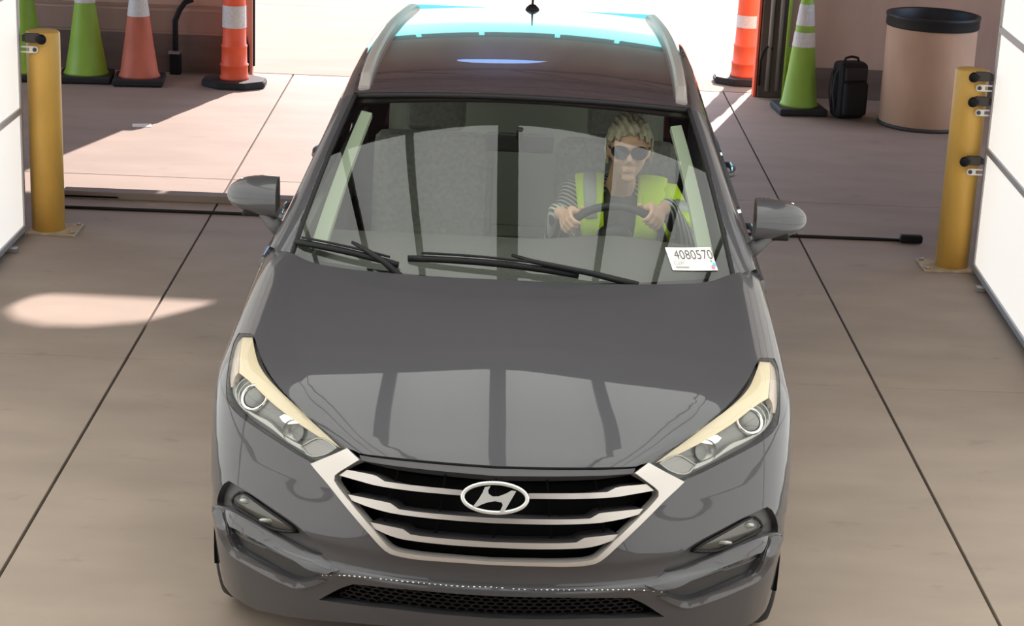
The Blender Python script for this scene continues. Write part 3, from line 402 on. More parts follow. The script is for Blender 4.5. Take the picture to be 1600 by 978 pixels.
def panel(name, outline, m, parent, holes=(), s=.022, off=0., thick=.02, fn=None, nm=None, rim=None, label=None, double=False, ramp=None):
    if fn is None: fn = nose_fn; s *= .72
    loops = [densify(outline, s)]+[densify(h, s) for h in holes]
    V = []; E = []
    for lp in loops:
        b = len(V); V += [Vector(p) for p in lp]; E += [(b+k, b+(k+1) % len(lp)) for k in range(len(lp))]
    nb = len(V); A = np.array(outline); lo, hi = A.min(0), A.max(0)
    gx, gy = np.meshgrid(np.arange(lo[0]+s*.5, hi[0], s), np.arange(lo[1]+s*.5, hi[1], s)); G_ = np.stack([gx.ravel(), gy.ravel()], -1)
    ok = in_poly(G_, outline)
    for h in holes: ok &= ~in_poly(G_, h)
    G_ = G_[ok]
    if len(G_):
        d = edge_dist(G_, loops[0])
        for lp in loops[1:]: d = np.minimum(d, edge_dist(G_, lp))
        G_ = G_[d > s*.45]
    V += [Vector(p) for p in G_]
    v, e, f, ov, oe, of = delaunay_2d_cdt(V, E, [], 0, 1e-7)
    U = np.array([tuple(p) for p in v]); T = np.array([t for t in f if len(t) == 3])
    C = U[T].mean(1); keep = in_poly(C, outline)
    for h in holes: keep &= ~in_poly(C, h)
    T = T[keep]
    P = fn(U); N = nose_nm(P) if fn is nose_fn else nm(U)
    if ramp is not None:        # proud edge: the offset grows from the first outline towards the second
        def rfn(U_):
            c_ = np.vstack([ramp[0], ramp[0][::-1]]); a = edge_dist(U_, c_)
            P_ = fn(U_); return P_+nose_nm(P_)*(ramp[1]+.020*np.tanh(ramp[2]*a/.020))[:, None]
        e_ = 5e-3; N0 = N; Q = rfn(U)
        N = np.cross(rfn(U+[e_, 0])-rfn(U-[e_, 0]), rfn(U+[0, e_])-rfn(U-[0, e_])); N /= np.linalg.norm(N, axis=1)[:, None]
        N *= np.sign(np.einsum('ij,ij->i', N, N0))[:, None]
    else: Q = P+N*off
    fl = np.einsum('ij,ij->i', np.cross(Q[T[:, 1]]-Q[T[:, 0]], Q[T[:, 2]]-Q[T[:, 0]]), N[T].mean(1)) < 0
    T[fl] = T[fl][:, ::-1]
    cnt = {}
    for t in T:
        for a, b in ((t[0], t[1]), (t[1], t[2]), (t[2], t[0])): cnt[(a, b)] = 1
    be = [(a, b) for (a, b) in cnt if (b, a) not in cnt]
    Vs = [tuple(p) for p in Q]; Ns = [tuple(p) for p in N]; Fs = [tuple(t) for t in T]; Ms = [0]*len(Fs)
    if thick:
        idx = {}
        def dup(i, k):
            if (i, k) not in idx:
                idx[(i, k)] = len(Vs); Vs.append(tuple(Q[i]-N[i]*thick*k)); Ns.append((0, 0, 0))
            return idx[(i, k)]
        for a, b in be:
            Fs.append((dup(b, 0), dup(a, 0), dup(a, 1), dup(b, 1))); Ms.append(1 if rim else 0)
        if double:
            base = len(Vs)
            for i in range(len(Q)): Vs.append(tuple(Q[i]-N[i]*thick)); Ns.append(tuple(-N[i]))
            for t in T: Fs.append((t[2]+base, t[1]+base, t[0]+base)); Ms.append(0)
    nT = len(T); o = from_pydata(name, Vs, Fs, [m]+([rim] if rim else []), parent, [i < nT or len(f_) == 3 for i, f_ in enumerate(Fs)], label, mats=Ms)
    o.data.normals_split_custom_set_from_vertices(Ns)
    return o
def half(ch):            # open half outline (x >= 0), closed with its mirror image
    a = [tuple(p) for p in ch]; b = [(-x, y) for x, y in a[::-1] if abs(x) > 1e-6]
    return a+b
def mir(o): return [(-x, y) for x, y in o][::-1]
def sides(o): return ((1, list(o)), (-1, mir(o)))
# =================================================================== THE SETTING
YW = 15.70            # plane of the rear wall with the wide doorway
def struct(o): o['kind'] = 'structure'; return o
# floor: concrete slabs with sawn joints
XJ = [-8.6, -5.2, -1.665, 1.779, 5.2, 8.6]; YJ = [-6.0, -2.0, 1.6, 5.13, 8.66, 12.17, 15.78]
mb = MB()
for a, b in zip(XJ, XJ[1:]):
    for c, d in zip(YJ, YJ[1:]):
        mb.box(((a+b)/2, (c+d)/2, -.06), (b-a-.012, d-c-.007, .12), bev=.004)
struct(mb.build('floor', 'conc'))
struct(MB().box((0, 4.9, -.10), (17.2, 22, .16)).build('trim_1', 'joint', label='dark filler in the floor joints'))
mb = MB()
for k in range(6): mb.box((0, 15.79+3.6*(k+.5), -.06), (60, 3.594, .12), bev=.003)
mb.box((0, 60, -.06), (60, 45.2, .12))
for sg in (-1, 1): mb.box((sg*19.3, 4.75, -.06), (21.3, 22, .12))
struct(mb.build('ground', 'conc_out', label='sunlit concrete apron outside the doorway'))
# rear wall with doorway and the slit above its header
def wall_fn(U): return np.stack([U[:, 0], np.full(len(U), YW), U[:, 1]], -1)
def wall_nm(U): return np.tile([0., -1., 0.], (len(U), 1))
X0, X1, ZH = -1.98, 2.02, 2.64
out = [(-6, 0), (X0, 0), (X0, ZH), (X1, ZH), (X1, 0), (6, 0), (6, 5.0), (-6, 5.0)]
slit = [(x-.195, z) for x, z in [(-.33, 3.82), (-.26, 3.785), (.0, 3.785), (.30, 3.79), (.62, 3.80), (.52, 3.93), (.40, 4.06), (.19, 4.12), (-.02, 4.13), (-.18, 4.09), (-.30, 4.00), (-.345, 3.91)]]
struct(panel('wall_back', out, 'tan', None, [slit], s=.5, fn=wall_fn, nm=wall_nm, thick=.06, double=True))
kb = MB(); kb.box((-4.0, YW-.012, .15), (4.02, .024, .30), bev=.004); kb.box((4.05, YW-.012, .12), (4.0, .024, .24), bev=.004)
struct(kb.build('baseboard_back', 'tan_dark'))
kb = MB()
kb.box((-4.0, YW-.008, .52), (4.02, .016, .02)); kb.box((-4.0, YW-.006, .40), (4.02, .012, .16))
struct(kb.build('trim_2', 'tan_mid', label='batten along the tan wall'))
# side walls and roof of the bay, booth front wall
for sg, nm_ in ((-1, 'wall_left'), (1, 'wall_right')):      # unseen opening added in each side wall to let sky fill into the rear bay
    f_ = lambda U, sg=sg: np.stack([np.full(len(U), sg*6.03), U[:, 0], U[:, 1]], -1)
    n_ = lambda U, sg=sg: np.tile([-1.*sg, 0, 0], (len(U), 1))
    struct(panel(nm_, [(-6.03, 0), (15.75, 0), (15.75, 5), (-6.03, 5)], 'grey', None, [[(11.8, .4), (15.3, .4), (15.3, 4.5), (11.8, 4.5)]], s=1., fn=f_, nm=n_, thick=.06, double=True))
struct(MB().box((0, -6.03, 2.5), (12.1, .06, 5)).build('wall_front', 'grey'))
struct(MB().box((0, 4.85, 5.05), (12.2, 21.9, .1)).build('ceiling', 'dark'))
mb = MB()
for y in (9.6, 12.2, 14.6):
    mb.box((0, y, 4.75), (11.9, .10, .16)); mb.box((0, y, 4.15), (11.9, .07, .09))
    for k in range(-5, 5): mb.tube([(k*1.1, y, 4.2), (k*1.1+1.1, y, 4.7)], .025, 6)
struct(mb.build('trim_3', 'steel', label='dark roof trusses'))
# door jambs: left red-brown, right dark with pipes
mb = MB(); mb.box((X0-.085, YW-.05, 1.25), (.19, .10, 2.5), bev=.01)
struct(mb.build('trim_4', 'brick', label='red-brown left jamb of the doorway'))
mb = MB(); mb.tube([(X0+.012, YW-.05, z) for z in (0.08, .4, .8, 1.2, 2.5)], .014, 8)
struct(mb.build('trim_5', 'black', label='black edge strip of the left jamb'))
mb = MB(); mb.box((X1+.115, YW-.05, 1.25), (.22, .10, 2.5), bev=.012)
struct(mb.build('trim_6', 'jamb', label='dark brown right jamb of the doorway'))
for n_, k in ((10, .075), (11, .15)): struct(MB().tube([(X1+k, YW-.125, z) for z in (.06, 1, 2.5)], .017, 10).build('trim_%d' % n_, 'rail', label='grey pipe on the right jamb'))
struct(MB().box((X1-.012, YW-.02, 1.25), (.02, .12, 2.5), bev=.004).build('trim_7', 'orange', label='right jamb edge with its sunlight painted orange'))  # sunlit jamb edge, the sun's glow put into the orange colour
mb = MB(); hx = [-2.15, -.83, -.24, .47, 1.03, 2.15]
for a, b in zip(hx, hx[1:]): mb.box(((a+b)/2, YW-.05, 2.57), (b-a-.05, .06, .16), bev=.006)
mb.box((0, YW-.05, 2.68), (4.3, .06, .09)); struct(mb.build('trim_8', 'steel', label='steel header over the doorway'))
# left sill plank and long black threshold seal
mb = MB(); mb.box((-1.60, 11.60, .022), (1.98, .10, .045), bev=.008); mb.box((-2.50, 11.60, .012), (.5, .10, .025), bev=.006)
struct(mb.build('trim_9', 'wood', label='low brown threshold sill across the floor'))
mb = MB(); mb.tube([(-2.60+.2*k, 11.30-.0012*math.sin(k), .009) for k in range(26)], .010, 8)
o = mb.build('floor_cable', 'black', None, 'thin black cable lying straight across the concrete floor between the yellow posts'); tag(o, cat='cable')
cab = o
# ---------------------------------------------------------------- ceiling diffuser of the booth
CY0, CY1, CZ = 3.4, 8.22, 3.42
cl = empty('ceiling_light', (0, (CY0+CY1)/2, CZ), 0, 'large white ceiling diffuser with dark beams over the car bonnet', 'light')
BX = [-2.5, -1.55, -1.04, -.60, 0.0, .61, 1.10, 1.58, 2.5]
def loc_y(y): return y-(CY0+CY1)/2
def arch_y(x): return CY1-.27*x*x          # the diffuser ends in an arched edge
for a, b in zip(BX, BX[1:]):
    MB().box(((a+b)/2, loc_y((CY0+5.62)/2), .02), (b-a-.006, 5.62-CY0, .02)).build('diffuser_panel', 'ceil', cl)
    xs = np.linspace(a+.003, b-.003, 9)
    MB().prism([(b-.003, 5.64), (a+.003, 5.64)]+[(x, arch_y(x)) for x in xs], lambda x, y, d: Vector((x, loc_y(y), .01+d)), .02).build('diffuser_panel', 'ceil', cl)
for x, wd in zip(BX[1:-1], (.03, .042, .048, .12, .048, .042, .03)):
    L_ = arch_y(x)-CY0; MB().box((x, loc_y(CY0+L_/2), -.02), (wd, L_, .05)).build('beam', 'steel', cl)
MB().tube([(x, loc_y(arch_y(x)+.02), .01) for x in np.linspace(-2.52, 2.52, 31)], .03, 8).build('edge_beam', 'steel', cl)
MB().prism([(2.52, CY0-.05), (-2.52, CY0-.05)]+[(x, arch_y(x)+.03) for x in np.linspace(-2.52, 2.52, 31)], lambda x, y, d: Vector((x, loc_y(y), .04+d)), .05).build('backing_tray', 'dark', cl)
for x in (-2.1, 2.1):
    for y in (CY0+.2, 6.6): MB().box((x, loc_y(y), .82), (.03, .03, 1.5)).build('hanger_rod', 'steel', cl)

# ---------------------------------------------------------------- side diffuser walls
def light_wall(sx, x, yfar, name_lab, rz):
    r = empty('light_panel', (x, yfar, 0), rz, name_lab, 'light panel', 'white light panels beside the car')
    Lg, H, row = 12.0, 3.38, .66
    k = 0; n = 5
    for i in range(n):
        for j in range(5):
            yy = -Lg/n*(i+.5); zz = .045+row*(j+.5)
            MB().box((sx*.02, yy, zz), (.02, Lg/n-.03, row-.03), bev=.003).build('diffuser_panel', ('panel' if sx < 0 else 'panel_r') if i == 0 else 'panel_lit', r)
    for j in range(6): MB().box((sx*.02, -Lg/2, .045+row*j), (.045, Lg, .034), bev=.004).build('frame_bar', 'alu', r)
    for i in range(n+1): MB().box((sx*.02, -Lg/n*i, H/2), (.04, .026, H), bev=.004).build('frame_post', 'alu', r)
    for i in range(n): MB().box((sx*.02, -Lg/n*i-.35, .014), (.12, .05, .028), bev=.005).build('foot', 'rail', r)
    MB().box((sx*.06, -Lg/2, H/2), (.02, Lg, H-.06)).build('backing_board', 'grey', r)
    return r
light_wall(-1, -2.60, 10.68, 'white panelled light wall at the left edge, behind the yellow post with one clamp', math.radians(-.6))
light_wall(1, 2.655, 10.66, 'white panelled light wall at the right edge, beside the yellow post with three clamps', math.radians(-2.2))
# =================================================================== THE CAR
car = empty('car', (0.028, 5.344, 0), -0.02564, 'dark grey SUV with silver grille bars and headlights, driven between the white light walls', 'car')
R3 = math.radians
# ---- nose panels
panel('hood', half(D['hood']), 'paint', car, s=.020, thick=.025)
ins = lambda o: [tuple(p) for p in o]
bump_holes = []
for k in ('fog', 'slot'):
    for sg, o in sides(D[k]): bump_holes.append(o)
mesh_o = half(D['mesh_hole']); bump_holes.append(mesh_o)
front_bumper = panel('front_bumper', half(D['bumper']), 'paint', car, bump_holes, s=.016, thick=.028)
for sg, o in sides(D['fender']): panel('fender', o, 'paint', car, s=.024, thick=.02)
# dark inner shell behind the gaps and openings
shp = [(0, .04, .315), (.28, .067, .31), (.56, .19, .26), (.80, .40, .22), (.89, .51, .25), (.90, .54, .40), (.905, .57, .60), (.91, .70, .735), (.91, .95, .78), (.90, 1.30, .72), (.90, 1.37, .80), (.86, 1.37, 1.02), (.76, 1.24, 1.09), (.4, 1.18, 1.07), (0, 1.17, 1.07)]
sh = half([tuple(q) for q in nose_uv(np.array(shp))])
panel('inner_shell', sh, 'void', car, s=.05, off=-.095, thick=0)
MB().box((0, 2.3, .24), (1.5, 3.6, .10), bev=.03).build('underbody', 'void', car)
# ---- grille
gr = panel('grille', half(D['grille_hole']), 'void', car, s=.03, off=-.075, thick=0)
panel('grille_frame', half(D['grille_frame']), 'satin', gr, s=.012, off=.007, thick=.035, label='satin silver hexagonal frame')
panel('grille_trim', half(D['grille_trim']), 'trim', gr, s=.015, off=-.006, thick=.03)
for sg, o in sides(D['bar1']): panel('grille_bar', o, 'satin', gr, s=.012, off=-.002, thick=.07, rim='trim')
for b in ('bar2', 'bar3'): panel('grille_bar', half(D[b]), 'satin', gr, s=.012, off=-.002, thick=.07, rim='trim')
for x in (-.31, -.16, 0, .16, .31):
    z0, z1 = .58, .80
    pts = [(x*(1-.16*(t-.5)), F(np.float64(abs(x)), np.float64(z0+(z1-z0)*t))+.048, z0+(z1-z0)*t) for t in (0, .25, .5, .75, 1)]
    MB().tube(pts, .003, 6).build('grille_rib', 'void', gr)
# emblem: ellipse ring with a slanted H
EC = Vector((0.0, F(0., .748)-.016, .748)); EU = Vector((0, .44, 1)).normalized(); EX = Vector((1, 0, 0)); EN = EX.cross(EU)
EA, EB = .0985, .0465
def epos(x, y, d=0): return EC+EX*x+EU*y+EN*d
mb = MB(); ring = []
for k in range(64):
    a = 2*math.pi*k/64; ring.append(epos(EA*.955*math.cos(a), EB*.92*math.sin(a)))
mb.tube(ring, .0062, 10, closed=True)
Hh = [(640, 352), (722, 338), (690, 400), (700, 450), (760, 490), (850, 490), (960, 450), (1040, 405), (1110, 415), (1060, 510), (960, 690), (945, 740), (868, 740), (920, 620), (900, 580), (800, 560), (700, 575), (610, 605), (540, 640), (470, 645), (560, 520), (610, 430)]
hp = [((x-797)/507*EA, -(y-512-.055*(x-797))/237*EB) for x, y in Hh]
mb.prism(hp, lambda x, y, d: epos(x, y, d), .006)
em = mb.build('emblem', 'badge', gr, 'silver oval badge with a slanted letter H')
# ---- lower grille: dark opening with honeycomb mesh, lip with added beads imitating glints
lg = panel('lower_grille', mesh_o, 'void', car, s=.03, off=-.06, thick=0)
mb = MB(); hx, hz = .0285, .0178
mo = np.array(mesh_o)
for r_ in range(-1, 9):
    for c_ in range(-20, 21):
        cx = (c_+.5*(r_ % 2))*hx*1.0; cz = .325+r_*hz*.75
        ring = [(cx+hx*.5*math.cos(k*math.pi/3+math.pi/6)*1.12, cz+hz*.5*math.sin(k*math.pi/3+math.pi/6)) for k in range(6)]
        P3 = np.array([(x, F(np.float64(x), np.float64(z))+.018, z) for x, z in ring])
        if not in_poly(nose_uv(P3), mo).all(): continue
        pin = np.array([(cx+(x-cx)*.80, 0, cz+(z-cz)*.74) for x, z in ring])
        vo = [mb.b.verts.new(p) for p in P3]; vi = [mb.b.verts.new((a, F(np.float64(a), np.float64(b))+.018, b)) for a, _, b in pin]
        vb = [mb.b.verts.new(v.co+Vector((0, .015, 0))) for v in vi]
        for k in range(6):
            j = (k+1) % 6
            mb.b.faces.new((vo[k], vo[j], vi[j], vi[k])); mb.b.faces.new((vi[k], vi[j], vb[j], vb[k]))
mb.build('honeycomb_mesh', 'black', lg)
lip = [p for p in D['lip']]
lipU = np.array(lip+[(-x, y) for x, y in lip[-2::-1]])[::1]
lipU = np.array([(-x, y) for x, y in lip[::-1]]+lip[1:]); LP = nose(lipU[:, 0], lipU[:, 1])
LN = nose_nm(LP)
mb = MB(); mb.mi = 1; mb.tube([Vector(p) for p in LP], .0022, 6); mb.mi = 0
cum = np.r_[0, np.cumsum(np.linalg.norm(np.diff(LP, axis=0), axis=1))]
random.seed(3)
for t in np.arange(.015, cum[-1]-.01, .0165):
    p = np.array([np.interp(t, cum, LP[:, k]) for k in range(3)]); n_ = np.array([np.interp(t, cum, LN[:, k]) for k in range(3)])
    if random.random() < .12: continue
    q = p+n_*.001; mb.ball(q, (.0032*random.uniform(.7, 1.4), .003, .0024), 8)
mb.build('lip_glints', ['chrome', 'plastic'], front_bumper, 'row of tiny chrome beads imitating glints along the bumper lip')
# ---- fog lamps and the slots below them
for sg in (1, -1):
    f = (lambda o: list(o)) if sg > 0 else mir
    fg = panel('fog_light', f(D['fog']), 'plastic', car, s=.012, off=-.022, thick=0)
    panel('fog_reflector', f(D['fog_lamp']), 'fogback', fg, s=.010, off=-.020, thick=0)
    fl = np.array(f(D['fog_lamp'])); c_ = fl.mean(0); P = nose(np.array([c_[0]+.05*sg, c_[0]-.03*sg]), np.array([c_[1]+.012, c_[1]-.010]))
    for p, e in zip(P, ((.020, .010, .010), (.034, .008, .008))): MB().ball((p[0], p[1]+.026, p[2]), e, 14).build('fog_bulb', 'lamp_in', fg)
    panel('fog_lens', f(D['fog_lamp']), 'lamp_lens', fg, s=.010, off=-.010, thick=.004)
    o_ = fl; mb = MB(); pp = nose(o_[:, 0], o_[:, 1]); nn = nose_nm(pp); mb.tube(pp-nn*.012, .0055, 6, closed=True); mb.build('fog_bezel', 'black', fg)
    panel('bumper_blade', f(D['blade']), 'paint', front_bumper, s=.012, thick=.02, ramp=(np.array(f(D['blade_top'])), .001, .70))
    panel('bumper_lower_lip', f(D['low_lip']), 'paint', front_bumper, s=.012, thick=.02, ramp=(np.array(f(D['slot_low'])), .001, .62))
    panel('bumper_slot', f(D['slot']), 'plastic', front_bumper, s=.012, off=-.024, thick=0)
# ---- headlights
for sg in (1, -1):
    f = (lambda o: list(o)) if sg > 0 else mir
    hl = panel('headlight', f(D['headlight']), 'lamp_dark', car, s=.014, off=-.040, thick=0)
    o_ = np.array(densify(f(D['headlight']), .02)); pp = nose(o_[:, 0], o_[:, 1]); nn = nose_nm(pp)
    V = list(pp-nn*.003)+list(pp-nn*.042); n_ = len(pp)
    from_pydata('lamp_bezel', V, [(k, (k+1) % n_, n_+(k+1) % n_, n_+k) for k in range(n_)], 'black', hl)
    panel('light_band', f(D['hl_band']), 'lamp_cream', hl, s=.012, off=-.014, thick=.024, label='cream upper reflector band')
    panel('outer_reflector', f(D['hl_outer']), 'lamp_pink', hl, s=.010, off=-.014, thick=.02)
    panel('lower_band', f(D['hl_low']), 'lamp_in', hl, s=.012, off=-.020, thick=.018)
    blk = f(D['hl_block']); panel('indicator_block', blk, 'lamp_clear', hl, s=.010, off=-.014, thick=.02)
    panel('chrome_facet', f(D['hl_tri']), 'chrome', hl, s=.010, off=-.020, thick=.014)
    hp_ = f(D['hl_proj']); c_ = nose(np.array([hp_[0][0]]), np.array([hp_[0][1]]))[0]; nv = nose_nm(c_[None])[0]
    ax = Vector((nv[0]*.45, nv[1], nv[2]*.8)).normalized(); c_ = Vector(c_-nv*.030)
    MB().lathe([(.047, -.02), (.047, .004), (.044, .010), (.039, .010), (.036, .002), (.036, -.02)], c_, ax, 36, cap0=False, cap1=False).build('projector_ring', 'chrome', hl)
    MB().lathe([(.036, 0), (.032, .007), (.022, .012), (.010, .014), (.001, .0145)], c_, ax, 28).build('projector_lens', 'lamp_dark', hl)
    mb = MB()
    for k in (1, 2): mb.tube([c_+ax*(-.004)+Vector((sg*.012*k, .016*k, .006*k))+(Matrix.Rotation(a, 3, ax) @ ax.orthogonal().normalized())*.047 for a in np.linspace(0, 2*math.pi, 28)], .0025, 6)
    mb.build('projector_fins', 'lamp_in', hl)
    rp_ = f(D['hl_refl']); c2 = nose(np.array([rp_[0][0]]), np.array([rp_[0][1]]))[0]; n2 = nose_nm(c2[None])[0]
    MB().lathe([(.036, .008), (.033, -.002), (.023, -.010), (.010, -.014), (.001, -.015)], Vector(c2-n2*.030), Vector((n2[0]*.6, n2[1], n2[2]*.8)), 28, cap0=False).build('main_reflector', 'lamp_in', hl)
    bo = np.array(blk); pb = nose(bo[:, 0], bo[:, 1]); MB().tube([Vector(q) for q in pb-nose_nm(pb)*.012], .0028, 6, closed=True).build('indicator_rim', 'lamp_in', hl)
    panel('lens_cover', f(D['headlight']), 'lamp_lens', hl, s=.016, off=-.002, thick=0)
# ---- windscreen
def ws_fn(U): return windshield(U[:, 0], U[:, 1])
ws_nm = fd_nm(ws_fn)
wsh = panel('windshield', [(-1, -.06), (1, -.06), (1, 1), (-1, 1)], 'windscreen', car, s=.05, thick=0, fn=ws_fn, nm=ws_nm)
def wsp(u, v, d=0):
    q = np.array([[u, v]], float); return Vector((ws_fn(q)+ws_nm(q)*d)[0])
MB().box((0, 1.34, 1.028), (1.35, .22, .03), bev=.008).build('cowl', 'black', car)
# black border of the pane
mb = MB()
for sg in (1, -1): mb.tube([wsp(sg*.985, v, .001) for v in np.linspace(-.05, 1.0, 24)], .009, 8)
mb.tube([wsp(u, .995, -.004) for u in np.linspace(-.98, .98, 24)], .012, 8)
mb.build('windshield_seal', 'black', car)
# sticker with its writing
SQ = [(.700, .148), (.907, .126), (.922, .006), (.721, .036)]      # corners tl, tr, br, bl
def sp(a, b, d):
    t = Vector(SQ[0])*(1-a)+Vector(SQ[1])*a; l = Vector(SQ[3])*(1-a)+Vector(SQ[2])*a; q = t*b+l*(1-b); return wsp(q.x, q.y, d)
def sticker_sheet(poly, name, m, d, parent):
    mb = MB(); vs = [mb.b.verts.new(sp(a, b, d)) for a, b in poly]; mb.b.faces.new(vs); return mb.build(name, m, parent)
st_poly = [(k/6, 1) for k in range(7)]+[(1, 0)]+[(k/6, 0) for k in range(5, -1, -1)]
sticker_sheet(st_poly, 'lot_sticker', 'paper', .004, wsh)['label'] = 'white paper lot sticker reading 4080570'
def sticker_text(body, a0, b0, wd, ht, m, name):
    cu = bpy.data.curves.new('t', 'FONT'); cu.body = body; o = bpy.data.objects.new('t', cu); COL.objects.link(o)
    dg = bpy.context.evaluated_depsgraph_get(); dg.update(); me = bpy.data.meshes.new_from_object(o.evaluated_get(dg)); bpy.data.objects.remove(o)
    xs = [v.co.x for v in me.vertices]; ys = [v.co.y for v in me.vertices]
    x0, x1, y0, y1 = min(xs), max(xs), min(ys), max(ys)
    for v in me.vertices: v.co = sp(a0+wd*(v.co.x-x0)/(x1-x0), b0+ht*(v.co.y-y0)/(y1-y0), .0055)
    me.update(); return link(name, me, m, wsh)
sticker_text('4080570', .14, .48, .85, .40, 'ink', 'sticker_number')
sticker_text('ELEM', .08, .23, .22, .14, 'inklite', 'sticker_text')
mb = MB()
for a in np.arange(.09, .39, .018): mb.prism([(a, .08), (a+.011, .08), (a+.011, .17), (a, .17)], lambda x, y, d: sp(x, y, .0055+d), .0002)
for a in np.arange(.10, .34, .03): mb.prism([(a, .405), (a+.02, .405), (a+.02, .43), (a, .43)], lambda x, y, d: sp(x, y, .0055+d), .0002)
mb.build('sticker_fine_print', 'inklite', wsh)
for a, b, ra, m in ((.915, .385, .030, 'dot_g'), (.955, .23, .045, 'dot_b'), (.915, .12, .050, 'dot_r')):
    sticker_sheet([(a+ra*.8*math.cos(t), b+ra*2.0*math.sin(t)) for t in np.linspace(0, 2*math.pi, 20, endpoint=False)], 'sticker_dot', m, .006 if m != 'dot_b' else .0064, wsh)
# wipers
def wiper(b0, b1, bend, arm):
    r = empty('wiper', (0, 0, 0)); r.parent = car
    n = 14; pts = []
    for t in np.linspace(0, 1, n):
        u = b0[0]+(b1[0]-b0[0])*t; v = b0[1]+(b1[1]-b0[1])*t+bend*4*t*(1-t); pts.append(wsp(u, v, .012+.014*4*t*(1-t)))
    MB().tube(pts, [.004]+[.010]*(n-2)+[.004], 8, ry=.012).build('wiper_blade', 'black', r)
    pts2 = [wsp(b0[0]+(b1[0]-b0[0])*t, b0[1]+(b1[1]-b0[1])*t+bend*4*t*(1-t)+.012, .030+.012*4*t*(1-t)) for t in np.linspace(.08, .92, 10)]
    MB().tube(pts2, .0045, 6).build('wiper_bow', 'black', r)
    MB().tube([wsp(*arm[0], .030), wsp(*arm[1], .045), wsp(*arm[2], .03), wsp(*arm[3], .0)], [.006, .009, .011, .013], 8).build('wiper_arm', 'black', r)
wiper((-.985, .030), (-.50, .022), .004, [(-.72, .075), (-.66, .045), (-.56, .012), (-.47, -.03)])
wiper((-.465, .058), (.30, .030), .018, [(.0, .10), (.10, .062), (.36, .022), (.56, -.015)])
# ---- pillars, roof, cabin sides
def rw(y): return np.interp(y, [2.0, 2.1, 2.5, 3.2, 4.2, 4.45], [.634, .638, .640, .632, .600, .585])
def roof_fn(U):
    y = U[:, 1]; x = U[:, 0]*rw(y); P = roof(x, y)
    return P
roof_nm = fd_nm(roof_fn)
panel('roof', [(-1, 2.022), (1, 2.022), (1, 4.40), (-1, 4.40)], 'roofglass', car, s=.06, thick=.03, fn=roof_fn, nm=roof_nm)
SY = np.array([1.40, 1.55, 1.75, 1.95, 2.15, 2.40, 2.8, 3.3, 3.8, 4.2, 4.40])           # upper edge of the side glass
SX = np.array([.855, .815, .763, .718, .694, .688, .690, .686, .676, .655, .64]); SZ = np.array([1.085, 1.17, 1.29, 1.395, 1.468, 1.500, 1.515, 1.510, 1.487, 1.455, 1.43])
def edge_out(y): return np.stack([np.interp(y, SY, SX), y, np.interp(y, SY, SZ)], -1)
def pil_fn(sg):
    def fn(U):
        v = U[:, 1]; A = windshield(np.ones(len(U)), v*1.03-.03); yo = 1.40+(2.10-1.40)*np.clip(v, -.1, 1.1); B = edge_out(yo)
        t = U[:, 0][:, None]; P = A*(1-t)+B*t; b = .022*4*t*(1-t); P = P+b*np.array([.75, -.35, .45]); P[:, 0] *= sg; return P
    return fn
